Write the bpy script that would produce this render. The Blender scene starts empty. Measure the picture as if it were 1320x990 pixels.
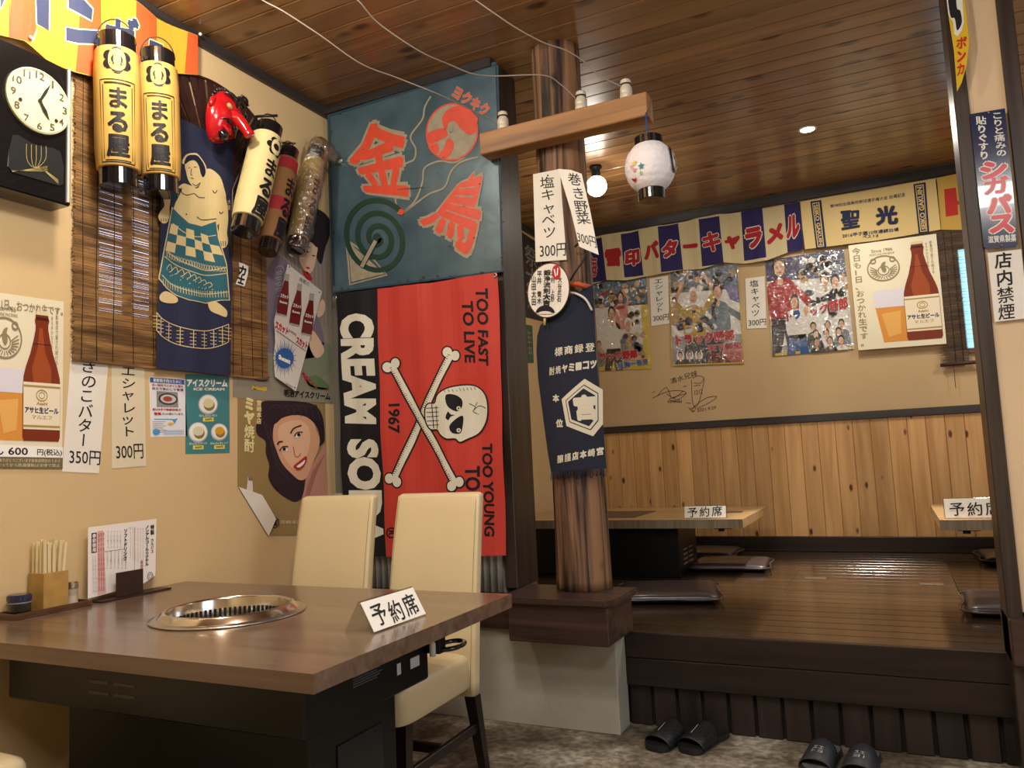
import bpy, bmesh, math, random
from mathutils import Vector, Matrix
from mathutils.geometry import tessellate_polygon
random.seed(7)
PI = math.pi
SC = bpy.context.scene
COL = SC.collection

# ------------------------------------------------------------------ camera
EYE = Vector((0.0, 0.0, 1.134))
YAW, PITCH, ROLL, FPX = -0.448831, 0.094792, -0.0456704, 1000.5
cF = Vector((math.sin(YAW)*math.cos(PITCH), math.cos(YAW)*math.cos(PITCH), math.sin(PITCH)))
r0 = Vector((math.cos(YAW), -math.sin(YAW), 0)); u0 = r0.cross(cF)
cR = r0*math.cos(ROLL) + u0*math.sin(ROLL); cU = -r0*math.sin(ROLL) + u0*math.cos(ROLL)
cam_d = bpy.data.cameras.new('camera'); cam = bpy.data.objects.new('camera', cam_d); COL.objects.link(cam)
mw = Matrix((cR, cU, -cF)).transposed().to_4x4(); mw.translation = EYE; cam.matrix_world = mw
cam_d.sensor_width = 36; cam_d.lens = 36*FPX/1320; cam_d.clip_start = .02
SC.camera = cam
def ray(x, y): return cF*FPX + cR*(x-660) - cU*(y-495)
def PX(x, y, X): d = ray(x, y); return EYE + d*(X/d.x)
def PY(x, y, Y): d = ray(x, y); return EYE + d*(Y/d.y)
def PZ(x, y, z): d = ray(x, y); return EYE + d*((z-EYE.z)/d.z)

# ------------------------------------------------------------------ world, light, exposure
SC.view_settings.view_transform = 'Standard'; SC.view_settings.look = 'None'
SC.view_settings.gamma = 1; SC.view_settings.use_curve_mapping = False
SC.view_settings.exposure = 0.12
w = bpy.data.worlds.new('world'); SC.world = w; w.use_nodes = True
w.node_tree.nodes['Background'].inputs[0].default_value = (.5, .65, 1, 1)
w.node_tree.nodes['Background'].inputs[1].default_value = .3
def lamp(name, kind, loc, power, col=(1, .86, .68), size=.1, rot=(0, 0, 0), sy=None, spot=None):
    d = bpy.data.lights.new(name, kind); d.energy = power; d.color = col
    if kind == 'AREA':
        d.size = size
        if sy: d.shape = 'RECTANGLE'; d.size_y = sy
    else: d.shadow_soft_size = size
    if spot: d.spot_size = spot; d.spot_blend = .6
    o = bpy.data.objects.new(name, d); o.location = loc; o.rotation_euler = rot; COL.objects.link(o); return o
WARM = (1, .91, .79); NEUT = (1, .95, .88)
lamp('ceiling_bulb_light', 'POINT', (-1.95, 1.55, 2.86), 38, WARM, .06)
lamp('room_lamp_light', 'POINT', (-.75, 1.15, 2.68), 44, NEUT, .09)
lamp('room_lamp_soft', 'AREA', (-.4, .6, 2.93), 26, NEUT, .6)
lamp('entrance_lamp_light', 'AREA', (.9, -.6, 2.93), 45, NEUT, .6)
lamp('daylight_entrance', 'AREA', (2.6, 1.6, 1.6), 26, (.68, .8, 1), 1.2, (0, PI/2, 0), 1.4)
lamp('alcove_lamp_light', 'AREA', (-.1, 5.0, 2.93), 17, WARM, .25)
lamp('alcove_lamp_right', 'AREA', (1.6, 4.6, 2.93), 24, WARM, .25)

# ------------------------------------------------------------------ materials
MATS = {}
def lin(h):
    c = [int(h[i:i+2], 16)/255 for i in (0, 2, 4)]
    return tuple(((x+.055)/1.055)**2.4 if x > .04045 else x/12.92 for x in c)+(1,)
def M(name, h='808080', rough=.6, metal=0, noise=None, bump=None, coat=0, h2=None, emit=None, alpha=1, spec=.5):
    if name in MATS: return MATS[name]
    m = bpy.data.materials.new(name); m.use_nodes = True; MATS[name] = m
    nt = m.node_tree; b = nt.nodes['Principled BSDF']
    b.inputs['Base Color'].default_value = lin(h); b.inputs['Roughness'].default_value = rough
    b.inputs['Metallic'].default_value = metal; b.inputs['Coat Weight'].default_value = coat
    b.inputs['Specular IOR Level'].default_value = spec; b.inputs['Alpha'].default_value = alpha
    m.diffuse_color = lin(h)
    tc = nt.nodes.new('ShaderNodeTexCoord')
    if noise:
        n = nt.nodes.new('ShaderNodeTexNoise'); n.inputs['Scale'].default_value = noise[0]; n.inputs['Detail'].default_value = 5
        nt.links.new(tc.outputs['Object'], n.inputs['Vector'])
        r = nt.nodes.new('ShaderNodeValToRGB'); nt.links.new(n.outputs['Fac'], r.inputs['Fac'])
        c1 = lin(h); c2 = lin(h2) if h2 else tuple(max(0, v*(1-noise[1])) for v in c1[:3])+(1,)
        r.color_ramp.elements[0].position = .35; r.color_ramp.elements[1].position = .65
        r.color_ramp.elements[0].color = c2; r.color_ramp.elements[1].color = c1
        nt.links.new(r.outputs['Color'], b.inputs['Base Color'])
    if bump:
        n = nt.nodes.new('ShaderNodeTexNoise'); n.inputs['Scale'].default_value = bump[0]; n.inputs['Detail'].default_value = 4
        nt.links.new(tc.outputs['Object'], n.inputs['Vector'])
        bp = nt.nodes.new('ShaderNodeBump'); bp.inputs['Strength'].default_value = bump[1]; bp.inputs['Distance'].default_value = bump[2]
        nt.links.new(n.outputs['Fac'], bp.inputs['Height']); nt.links.new(bp.outputs['Normal'], b.inputs['Normal'])
    if emit:
        b.inputs['Emission Color'].default_value = lin(emit[0]); b.inputs['Emission Strength'].default_value = emit[1]
    return m
def wood(name, light, dark, rough=.4, axis=0, grain=18, stretch=14, knots=0, coat=0, vary=.35, bumpd=.0006, cont=.165, knot_col='3a2010', kscale=(5, 5), worn=None):
    """grain along a local axis, each board shifted and toned by its own random number"""
    if name in MATS: return MATS[name]
    m = bpy.data.materials.new(name); m.use_nodes = True; MATS[name] = m
    nt = m.node_tree; N = nt.nodes.new; L = nt.links.new; b = nt.nodes['Principled BSDF']
    m.diffuse_color = lin(light)
    tc = N('ShaderNodeTexCoord'); oi = N('ShaderNodeObjectInfo')
    mul = N('ShaderNodeVectorMath'); mul.operation = 'SCALE'; cmb = N('ShaderNodeCombineXYZ')
    for i in range(3): L(oi.outputs['Random'], cmb.inputs[i])
    L(cmb.outputs[0], mul.inputs[0]); mul.inputs['Scale'].default_value = 57.0
    add = N('ShaderNodeVectorMath'); L(tc.outputs['Object'], add.inputs[0]); L(mul.outputs[0], add.inputs[1])
    mp = N('ShaderNodeMapping'); s = [grain]*3; s[axis] = grain/stretch; mp.inputs['Scale'].default_value = s
    L(add.outputs[0], mp.inputs['Vector'])
    n = N('ShaderNodeTexNoise'); n.inputs['Scale'].default_value = 1; n.inputs['Detail'].default_value = 6; n.inputs['Distortion'].default_value = .6
    L(mp.outputs[0], n.inputs['Vector'])
    r = N('ShaderNodeValToRGB'); r.color_ramp.elements[0].position = .495-cont; r.color_ramp.elements[1].position = .495+cont
    r.color_ramp.elements[0].color = lin(dark); r.color_ramp.elements[1].color = lin(light); L(n.outputs['Fac'], r.inputs['Fac'])
    hsv = N('ShaderNodeHueSaturation'); mr = N('ShaderNodeMapRange')
    mr.inputs['To Min'].default_value = 1-vary; mr.inputs['To Max'].default_value = 1+vary*.5
    L(oi.outputs['Random'], mr.inputs['Value']); L(mr.outputs[0], hsv.inputs['Value']); L(r.outputs['Color'], hsv.inputs['Color'])
    out = hsv.outputs['Color']
    if knots:
        mk = N('ShaderNodeMapping'); ks = [kscale[0]]*3; ks[axis] = kscale[1]; mk.inputs['Scale'].default_value = ks
        L(add.outputs[0], mk.inputs['Vector'])
        v = N('ShaderNodeTexVoronoi'); v.inputs['Scale'].default_value = 1; L(mk.outputs[0], v.inputs['Vector'])
        kr = N('ShaderNodeValToRGB'); kr.color_ramp.elements[0].position = knots*.5; kr.color_ramp.elements[1].position = knots
        kr.color_ramp.elements[0].color = (0, 0, 0, 1); kr.color_ramp.elements[1].color = (1, 1, 1, 1)
        L(v.outputs['Distance'], kr.inputs['Fac'])
        mx = N('ShaderNodeMix'); mx.data_type = 'RGBA'; L(kr.outputs['Color'], mx.inputs[0])
        mx.inputs[6].default_value = lin(knot_col); L(out, mx.inputs[7]); out = mx.outputs[2]
    if worn:
        n2 = N('ShaderNodeTexNoise'); n2.inputs['Scale'].default_value = worn[1]; n2.inputs['Detail'].default_value = 8; L(tc.outputs['Object'], n2.inputs['Vector'])
        r2 = N('ShaderNodeValToRGB'); r2.color_ramp.elements[0].position = worn[2]; r2.color_ramp.elements[1].position = worn[2]+.08
        r2.color_ramp.elements[0].color = (0, 0, 0, 1); r2.color_ramp.elements[1].color = (1, 1, 1, 1); L(n2.outputs['Fac'], r2.inputs['Fac'])
        mx = N('ShaderNodeMix'); mx.data_type = 'RGBA'; L(r2.outputs['Color'], mx.inputs[0]); L(out, mx.inputs[6]); mx.inputs[7].default_value = lin(worn[0]); out = mx.outputs[2]
    L(out, b.inputs['Base Color']); b.inputs['Roughness'].default_value = rough; b.inputs['Coat Weight'].default_value = coat; b.inputs['Coat Roughness'].default_value = .12
    bp = N('ShaderNodeBump'); bp.inputs['Strength'].default_value = .5; bp.inputs['Distance'].default_value = bumpd
    L(n.outputs['Fac'], bp.inputs['Height']); L(bp.outputs['Normal'], b.inputs['Normal'])
    return m
def clear(name, rough=.08, tint='ffffff', gloss=.25, wrinkle=None):
    if name in MATS: return MATS[name]
    m = bpy.data.materials.new(name); m.use_nodes = True; MATS[name] = m; nt = m.node_tree; N = nt.nodes.new; L = nt.links.new
    nt.nodes.remove(nt.nodes['Principled BSDF']); o = nt.nodes['Material Output']
    t = N('ShaderNodeBsdfTransparent'); t.inputs[0].default_value = lin(tint); g = N('ShaderNodeBsdfGlossy'); g.inputs['Roughness'].default_value = rough
    mx = N('ShaderNodeMixShader'); mx.inputs[0].default_value = gloss; L(t.outputs[0], mx.inputs[1]); L(g.outputs[0], mx.inputs[2]); L(mx.outputs[0], o.inputs[0])
    if wrinkle:
        tc = N('ShaderNodeTexCoord'); v = N('ShaderNodeTexNoise'); v.inputs['Scale'].default_value = wrinkle[0]; v.inputs['Distortion'].default_value = 1.5
        L(tc.outputs['Object'], v.inputs['Vector']); bp = N('ShaderNodeBump'); bp.inputs['Distance'].default_value = wrinkle[1]; L(v.outputs['Fac'], bp.inputs['Height']); L(bp.outputs[0], g.inputs['Normal'])
    return m
def ink(h, rough=.6): return M('print_'+h, h, rough, spec=.3)

# ------------------------------------------------------------------ mesh helpers
def obj(name, bm, mats=None, parent=None, smooth=False, wn=False):
    me = bpy.data.meshes.new(name)
    if smooth:
        for f in bm.faces: f.smooth = True
    bm.to_mesh(me); bm.free()
    for m in (mats if isinstance(mats, (list, tuple)) else [mats]):
        if m: me.materials.append(m)
    if smooth == 'auto':
        pass
    o = bpy.data.objects.new(name, me); COL.objects.link(o)
    if parent: o.parent = parent
    return o
def tag(o, label=None, cat=None, group=None, kind=None):
    if label: o['label'] = label
    if cat: o['category'] = cat
    if group: o['group'] = group
    if kind: o['kind'] = kind
    return o
def thing(name, label, cat, loc=(0, 0, 0), rz=0, group=None):
    o = bpy.data.objects.new(name, None); COL.objects.link(o); o.location = loc; o.rotation_euler = (0, 0, rz); o.empty_display_size = .05
    o['_loc'] = 0; del o['_loc']
    return tag(o, label, cat, group)
def inst(src, loc, parent=None, name=None):
    o = src.copy(); COL.objects.link(o); o.location = loc
    if parent: o.parent = parent
    return o
def copy_tree(o, parent=None):
    c = o.copy(); COL.objects.link(c)
    if parent: c.parent = parent
    for ch in list(o.children): copy_tree(ch, c)
    return c
def box(a, b, bev=0, bm=None, seg=1):
    """box between two corners"""
    t = bmesh.new(); bmesh.ops.create_cube(t, size=1)
    for v in t.verts: v.co = Vector([(a[i]+b[i])/2 + v.co[i]*(b[i]-a[i]) for i in range(3)])
    if bev: bmesh.ops.bevel(t, geom=t.edges[:], offset=bev, segments=seg, affect='EDGES', profile=.5)
    return merge(bm, t)
def merge(bm, t):
    if bm is None: return t
    me = bpy.data.meshes.new('tmp'); t.to_mesh(me); t.free(); bm.from_mesh(me); bpy.data.meshes.remove(me); return bm
def xf(bm, mat):
    bmesh.ops.transform(bm, matrix=mat, verts=bm.verts); return bm
def lathe(prof, n=28, bm=None, cap=True, mat=None):
    t = bmesh.new(); rings = []
    for r, z in prof:
        rings.append([t.verts.new((max(r, 1e-5)*math.cos(2*PI*k/n), max(r, 1e-5)*math.sin(2*PI*k/n), z)) for k in range(n)])
    for a, b in zip(rings, rings[1:]):
        for k in range(n): t.faces.new((a[k], a[(k+1) % n], b[(k+1) % n], b[k]))
    if cap:
        t.faces.new(rings[0][::-1]); t.faces.new(rings[-1])
    bmesh.ops.recalc_face_normals(t, faces=t.faces)
    if mat is not None: xf(t, mat)
    return merge(bm, t)
def tube(pts, r, n=8, bm=None, closed=False, cap=True):
    t = bmesh.new(); pts = [Vector(p) for p in pts]; rings = []; N = len(pts)
    rr = r if isinstance(r, (list, tuple)) else [r]*N
    up = None
    for i, p in enumerate(pts):
        a = pts[(i-1) % N] if (closed or i > 0) else p; b = pts[(i+1) % N] if (closed or i < N-1) else p
        d = (b-a).normalized()
        if up is None:
            up = d.orthogonal().normalized()
        up = (up - d*up.dot(d)).normalized(); s = d.cross(up)
        rings.append([t.verts.new(p + (up*math.cos(2*PI*k/n) + s*math.sin(2*PI*k/n))*rr[i]) for k in range(n)])
    pr = list(zip(rings, rings[1:])) + ([(rings[-1], rings[0])] if closed else [])
    for a, b in pr:
        for k in range(n): t.faces.new((a[k], a[(k+1) % n], b[(k+1) % n], b[k]))
    if cap and not closed: t.faces.new(rings[0][::-1]); t.faces.new(rings[-1])
    bmesh.ops.recalc_face_normals(t, faces=t.faces)
    for f in t.faces: f.smooth = True
    return merge(bm, t)
def crom(pts, n=6, closed=False):
    P = [Vector(p) if len(p) == 3 else Vector((p[0], p[1], 0)) for p in pts]; N = len(P); out = []
    rng = range(N) if closed else range(N-1)
    for i in rng:
        g = (lambda k: P[k % N]) if closed else (lambda k: P[min(max(k, 0), N-1)])
        a, b, c, d = g(i-1), g(i), g(i+1), g(i+2)
        for j in range(n):
            t = j/n; out.append(.5*((2*b)+(c-a)*t+(2*a-5*b+4*c-d)*t*t+(3*b-a-3*c+d)*t**3))
    if not closed: out.append(P[-1])
    return out if len(pts[0]) == 3 else [(v.x, v.y) for v in out]
def ball(c, r, bm=None, sub=2, scale=(1, 1, 1), rot=None):
    t = bmesh.new(); bmesh.ops.create_icosphere(t, subdivisions=sub, radius=r)
    m = Matrix.Diagonal((*scale, 1))
    if rot: m = rot.to_4x4() @ m
    xf(t, Matrix.Translation(c) @ m)
    for f in t.faces: f.smooth = True
    return merge(bm, t)
def prism(pts, h, bm=None, bev=0):
    """outline in xy extruded up by h"""
    t = bmesh.new(); a = [t.verts.new((p[0], p[1], 0)) for p in pts]; f = t.faces.new(a)
    r = bmesh.ops.extrude_face_region(t, geom=[f]); vs = [v for v in r['geom'] if isinstance(v, bmesh.types.BMVert)]
    bmesh.ops.translate(t, verts=vs, vec=(0, 0, h)); bmesh.ops.recalc_face_normals(t, faces=t.faces)
    if bev: bmesh.ops.bevel(t, geom=t.edges[:], offset=bev, segments=2, affect='EDGES')
    return merge(bm, t)
def frame_mat(o, z, x=None):
    z = Vector(z).normalized(); x = Vector(x) if x else z.orthogonal(); x = (x - z*x.dot(z)).normalized(); y = z.cross(x)
    m = Matrix((x, y, z)).transposed().to_4x4(); m.translation = Vector(o); return m

# ------------------------------------------------------------------ flat print on surfaces
GL = {}
def glyph(s, bold=0.0):
    k = (s, bold)
    if k not in GL:
        stamp = bold if (bold > .018 and any(ord(c) > 0x2fff for c in s)) else 0
        c = bpy.data.curves.new('t', 'FONT'); c.body = s; c.size = 1; c.resolution_u = 2 if stamp else 3; c.offset = 0 if stamp else bold
        o = bpy.data.objects.new('t', c); m = o.to_mesh()
        vs = [(v.co.x, v.co.y) for v in m.vertices]; fs = [tuple(p.vertices) for p in m.polygons]
        o.to_mesh_clear(); bpy.data.objects.remove(o); bpy.data.curves.remove(c)
        if stamp:
            dens = len(fs)/max(1, len(s)); stamp *= 1 if dens < 40 else (.65 if dens < 60 else .42)
            nd = 8 if stamp > .035 else 4; V0, F0 = vs, fs; vs, fs = list(V0), list(F0)
            for q in range(nd):
                dx, dy = stamp*math.cos(2*PI*q/nd+.4), stamp*math.sin(2*PI*q/nd+.4); b0 = len(vs)
                vs += [(x+dx, y+dy, q+1) for x, y in V0]; fs += [tuple(i+b0 for i in f) for f in F0]
        GL[k] = (vs, fs)
    return GL[k]
class Surf:
    """plane with metric u, v; maps photographed positions onto itself, with optional ripple"""
    def __init__(s, o, U, V, wave=None, step=None, shape=None):
        s.o = Vector(o); s.U = Vector(U).normalized(); s.V = Vector(V).normalized(); s.N = s.U.cross(s.V).normalized()
        if s.N.dot(EYE-s.o) < 0: s.N = -s.N
        s.wave = wave; s.step = step; s.shape = shape
    def uv(s, x, y):
        d = ray(x, y); t = (s.o-EYE).dot(s.N)/d.dot(s.N); p = EYE+d*t-s.o; return (p.dot(s.U), p.dot(s.V))
    def P(s, u, v, off=0):
        if s.wave: off += s.wave(u, v)
        if s.shape: return s.shape(u, v, off)
        return s.o + s.U*u + s.V*v + s.N*off
def WL(X=-2.48, **k): return Surf((X, 0, 0), (0, 1, 0), (0, 0, 1), **k)
def WY(Y, **k): return Surf((0, Y, 0), (1, 0, 0), (0, 0, 1), **k)
def quadmap(q):
    TL, TR, BR, BL = q
    def f(a, b):  # a right 0..1, b down 0..1
        return tuple((TL[i]*(1-a)+TR[i]*a)*(1-b)+(BL[i]*(1-a)+BR[i]*a)*b for i in (0, 1))
    return f
def rect(q): return q if len(q) == 4 and not isinstance(q[0], (int, float)) else [(q[0], q[1]), (q[2], q[1]), (q[2], q[3]), (q[0], q[3])]
ROT = set('ー-〜()')
class Art:
    def __init__(s, surf, at=None, uvmode=False, lift=.0008, base=.001):
        s.sf = surf; s.lift = lift; s.base = base; s.items = []; s.uvmode = uvmode; s.set(at)
    def set(s, at=None):
        if at is None: s.tf = lambda x, y: (x, y)
        elif callable(at): s.tf = at
        elif len(at) == 3: ox, oy, k = at; s.tf = lambda x, y: (ox+x/k, oy+y/k)
        else:
            f = quadmap(at); cl = lambda t: min(1.0, max(0.0, t)); s.tf = lambda x, y: f(cl(x), cl(y))
        return s
    def to(s, x, y):
        p = s.tf(x, y); return p if s.uvmode else s.sf.uv(*p)
    def raw(s, m, vs, fs, lv=1, grp='picture'): s.items.append((grp, m, vs, fs, lv))
    def poly(s, m, pts, lv=1, grp='picture'):
        P = [s.to(*p) for p in pts]; tr = tessellate_polygon([[Vector((*p, 0)) for p in P]])
        s.raw(m, P, [tuple(t) for t in tr], lv, grp); return s
    def blob(s, m, pts, lv=1, n=5, grp='picture'): return s.poly(m, crom(pts, n, True), lv, grp)
    def ell(s, m, cx, cy, rx, ry=None, rot=0, lv=1, n=28, grp='picture'):
        ry = ry or rx; c, t = math.cos(rot), math.sin(rot)
        return s.poly(m, [(cx+rx*math.cos(a)*c-ry*math.sin(a)*t, cy+rx*math.cos(a)*t+ry*math.sin(a)*c) for a in (2*PI*k/n for k in range(n))], lv, grp)
    def line(s, m, pts, w, lv=1, closed=False, grp='picture'):
        vs = []; fs = []; N = len(pts)
        for i in range(N):
            a = pts[(i-1) % N] if closed or i > 0 else pts[i]; b = pts[(i+1) % N] if closed or i < N-1 else pts[i]
            dx, dy = b[0]-a[0], b[1]-a[1]; l = math.hypot(dx, dy) or 1; nx, ny = -dy/l*w/2, dx/l*w/2
            vs += [s.to(pts[i][0]+nx, pts[i][1]+ny), s.to(pts[i][0]-nx, pts[i][1]-ny)]
        for i in range(N if closed else N-1):
            j = (i+1) % N; fs.append((2*i, 2*j, 2*j+1, 2*i+1))
        s.raw(m, vs, fs, lv, grp); return s
    def curve(s, m, pts, w, lv=1, closed=False, grp='picture'): return s.line(m, crom(pts, 6, closed), w, lv, closed, grp)
    def ring(s, m, cx, cy, r, w, lv=1, ry=None, n=32): return s.line(m, [(cx+r*math.cos(2*PI*k/n), cy+(ry or r)*math.sin(2*PI*k/n)) for k in range(n)], w, lv, True)
    def text(s, m, t, q, bold=0.0, lv=2, ol=None, olw=.05):
        """string fitted to a box or a four-corner region"""
        if ol: s.text(ol, t, q, bold+olw, lv, ref=bold) if False else s._fit(ol, t, q, bold+olw, lv, bold); s._fit(m, t, q, bold, lv+1, bold); return s
        s._fit(m, t, q, bold, lv, bold); return s
    def _fit(s, m, t, q, bold, lv, refb):
        f = quadmap(rect(q)); rv, _ = glyph(t, refb); vs, fs = glyph(t, bold)
        if not rv: return
        x0, x1 = min(v[0] for v in rv), max(v[0] for v in rv); y0, y1 = min(v[1] for v in rv), max(v[1] for v in rv)
        W, H = max(x1-x0, 1e-3), max(y1-y0, 1e-3)
        s.raw(m, [(*s.to(*f((v[0]-x0)/W, 1-(v[1]-y0)/H)), v[2] if len(v) > 2 else 0) for v in vs], fs, lv, 'lettering')
    def vtext(s, m, t, q, bold=0.0, lv=2, ol=None, olw=.06, jit=0):
        """characters stacked downwards in a region"""
        f = quadmap(rect(q)); n = len(t)
        for k, ch in enumerate(t):
            ja, jb, jr = (random.uniform(-jit, jit) for _ in range(3))
            for mm, bb, ll in (([(ol, bold+olw, lv)] if ol else []) + [(m, bold, lv+(1 if ol else 0))]):
                vs, fs = glyph(ch, bb); out = []
                for vv in vs:
                    x, y = vv[0], vv[1]
                    a, b = x, 1-(y+.12)
                    if ch in ROT: a, b = 1-b, a
                    if jit: a, b = a+ja+(b-.5)*jr, b+jb-(a-.5)*jr
                    out.append((*s.to(*f(a, (k+b)/n)), vv[2] if len(vv) > 2 else 0))
                s.raw(mm, out, fs, ll, 'lettering')
        return s
    def done(s, parent, names=None):
        for grp in ('picture', 'lettering'):
            its = [i for i in s.items if i[0] == grp]
            if not its: continue
            mats = []; bm = bmesh.new()
            for _, m, vs, fs, lv in its:
                if m not in mats: mats.append(m)
                mi = mats.index(m); vv = [bm.verts.new((v[0], v[1], s.base+lv*s.lift-(v[2]*s.lift*.09 if len(v) > 2 else 0))) for v in vs]
                for f in fs:
                    try:
                        fa = bm.faces.new([vv[i] for i in f]); fa.material_index = mi
                    except ValueError: pass
            if s.sf.step:
                us = [v.co.x for v in bm.verts]; vs_ = [v.co.y for v in bm.verts]
                for ax, lo, hi, st in ((0, min(us), max(us), s.sf.step[0]), (1, min(vs_), max(vs_), s.sf.step[1])):
                    if not st: continue
                    k = math.ceil(lo/st)
                    while k*st < hi:
                        co = (k*st, 0, 0) if ax == 0 else (0, k*st, 0); no = (1, 0, 0) if ax == 0 else (0, 1, 0)
                        bmesh.ops.bisect_plane(bm, geom=bm.verts[:]+bm.edges[:]+bm.faces[:], plane_co=co, plane_no=no, dist=1e-6); k += 1
            inv = parent.matrix_world.inverted() if parent else Matrix()
            for v in bm.verts: v.co = s.sf.P(v.co.x, v.co.y, v.co.z)
            o = obj((names or {}).get(grp, grp), bm, mats, parent)
        return s
def sheet(name, surf, outline, mat, label, cat, group=None, thick=.0008, px=True, tf=None, parent=None, off=0.0):
    """a sheet of paper, cloth or tin with real thickness, lying on its surface"""
    a = Art(surf, tf); P = [a.to(*p) for p in outline] if px else outline
    bm = bmesh.new()
    tr = tessellate_polygon([[Vector((*p, 0)) for p in P]])
    vs = [bm.verts.new((p[0], p[1], 0)) for p in P]
    for t in tr:
        try: bm.faces.new([vs[i] for i in t])
        except ValueError: pass
    bmesh.ops.dissolve_limit(bm, angle_limit=.01, verts=bm.verts, edges=bm.edges)
    if surf.step:
        for ax in (0, 1):
            st = surf.step[ax]
            if not st: continue
            lo, hi = min(p[ax] for p in P), max(p[ax] for p in P); k = math.ceil(lo/st)
            while k*st < hi:
                co = (k*st, 0, 0) if ax == 0 else (0, k*st, 0); no = (1, 0, 0) if ax == 0 else (0, 1, 0)
                bmesh.ops.bisect_plane(bm, geom=bm.verts[:]+bm.edges[:]+bm.faces[:], plane_co=co, plane_no=no, dist=1e-6); k += 1
    for v in bm.verts: v.co.z = 0
    r = bmesh.ops.extrude_face_region(bm, geom=bm.faces[:]); up = set(v for v in r['geom'] if isinstance(v, bmesh.types.BMVert))
    for v in bm.verts: v.co = surf.P(v.co.x, v.co.y, off + (thick if v in up else 0))
    bmesh.ops.recalc_face_normals(bm, faces=bm.faces)
    o = obj(name, bm, mat, parent)
    if label: tag(o, label, cat, group)
    return o
def setting(name, bm, mat, parent=None, smooth=False):
    o = obj(name, bm, mat, parent, smooth); o['kind'] = 'structure'; return o

# ------------------------------------------------------------------ setting
XL, YP, YB, XR, YN, ZC = -2.48, 3.09, 5.9, 3.2, -2.0, 2.98
plaster = M('beige_plaster', 'd5b988', .85, noise=(2.2, .07), bump=(160, .25, .0015))
plaster_far = M('tan_plaster', 'c4a87e', .85, noise=(2.0, .07), bump=(160, .25, .0015))
dark_trim = wood('dark_stained_trim', '3a3534', '242021', .42, axis=0, grain=24, stretch=16, vary=.1)
dark_post = wood('dark_stained_post', '43372f', '221a17', .38, axis=2, grain=22, stretch=18, vary=.1)
ceil_wood = wood('varnished_ceiling_cedar', '9c7448', '7a5633', .3, axis=0, grain=16, stretch=18, knots=.23, coat=.2, vary=.22, kscale=(8, 3.6), knot_col='4a2c16')
wains_wood = wood('knotty_pine_board', 'd6a870', 'b98a54', .42, axis=2, grain=20, stretch=16, knots=.15, vary=.2, kscale=(10, 4.6), knot_col='552b12')
floor_wood = wood('dark_varnished_floor_board', '40301f', '231911', .2, axis=0, grain=20, stretch=18, coat=.4, vary=.3)
fascia_wood = wood('dark_fascia_board', '2a1f1b', '15100f', .34, axis=0, grain=20, stretch=16, vary=.2, worn=('8b6b52', 9, .74))
sill_wood = wood('brown_sill_wood', '4b3730', '2c201d', .33, axis=0, grain=20, stretch=14, vary=.1)
conc = M('cast_concrete', 'a8a698', .85, noise=(5, .14), bump=(60, .4, .002))
tin = M('galvanised_tin', 'b4b6ae', .45, .25, noise=(14, .2))

def concrete_floor():
    m = M('worn_concrete_floor', '8a8272', .75); nt = m.node_tree; N = nt.nodes.new; L = nt.links.new; b = nt.nodes['Principled BSDF']; tc = N('ShaderNodeTexCoord')
    n1 = N('ShaderNodeTexNoise'); n1.inputs['Scale'].default_value = 2.6; n1.inputs['Detail'].default_value = 9; n1.inputs['Roughness'].default_value = .7; L(tc.outputs['Object'], n1.inputs['Vector'])
    r = N('ShaderNodeValToRGB'); e = r.color_ramp.elements; e[0].position = .38; e[0].color = lin('514739'); e[1].position = .62; e[1].color = lin('b3ad9c')
    k = e.new(.5); k.color = lin('7d7361'); L(n1.outputs['Fac'], r.inputs['Fac'])
    n2 = N('ShaderNodeTexNoise'); n2.inputs['Scale'].default_value = 34; n2.inputs['Detail'].default_value = 6; L(tc.outputs['Object'], n2.inputs['Vector'])
    r2 = N('ShaderNodeValToRGB'); r2.color_ramp.elements[0].position = .4; r2.color_ramp.elements[0].color = (.62, .60, .57, 1); r2.color_ramp.elements[1].position = .62; r2.color_ramp.elements[1].color = (1.15, 1.15, 1.15, 1)
    L(n2.outputs['Fac'], r2.inputs['Fac']); mx = N('ShaderNodeMix'); mx.data_type = 'RGBA'; mx.blend_type = 'MULTIPLY'; mx.inputs[0].default_value = 1
    L(r.outputs['Color'], mx.inputs[6]); L(r2.outputs['Color'], mx.inputs[7]); L(mx.outputs[2], b.inputs['Base Color'])
    bp = N('ShaderNodeBump'); bp.inputs['Strength'].default_value = .8; bp.inputs['Distance'].default_value = .004; L(n2.outputs['Fac'], bp.inputs['Height']); L(bp.outputs[0], b.inputs['Normal'])
    return m
setting('floor', box((XL-.1, YN-.1, -.1), (XR+.1, YP+.25, 0)), concrete_floor())
setting('wall_left', box((XL-.12, YN, -.1), (XL, YB+.1, ZC+.1)), plaster)
setting('wall_far', box((XL, YB, .2), (XR, YB+.12, ZC+.1)), plaster_far)
setting('wall_right', box((XR, YN, -.1), (XR+.12, YB+.1, ZC+.1)), plaster)
setting('wall_near', box((XL, YN-.12, -.1), (XR, YN, ZC+.1)), plaster)
ceiling = setting('ceiling', box((XL-.1, YN-.1, ZC), (XR+.1, YB+.1, ZC+.1)), M('ceiling_backing', '2a1c12', .8))
bw = .1155
def board_bm(L, W, T, ch):
    bm = box((-L/2, -W/2, -T/2), (L/2, W/2, T/2)); bmesh.ops.bevel(bm, geom=[e for e in bm.edges if abs(e.verts[0].co.x-e.verts[1].co.x) > L/2], offset=ch, segments=1, affect='EDGES'); return bm
cb = None; y = YN+bw/2; i = 0
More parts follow.
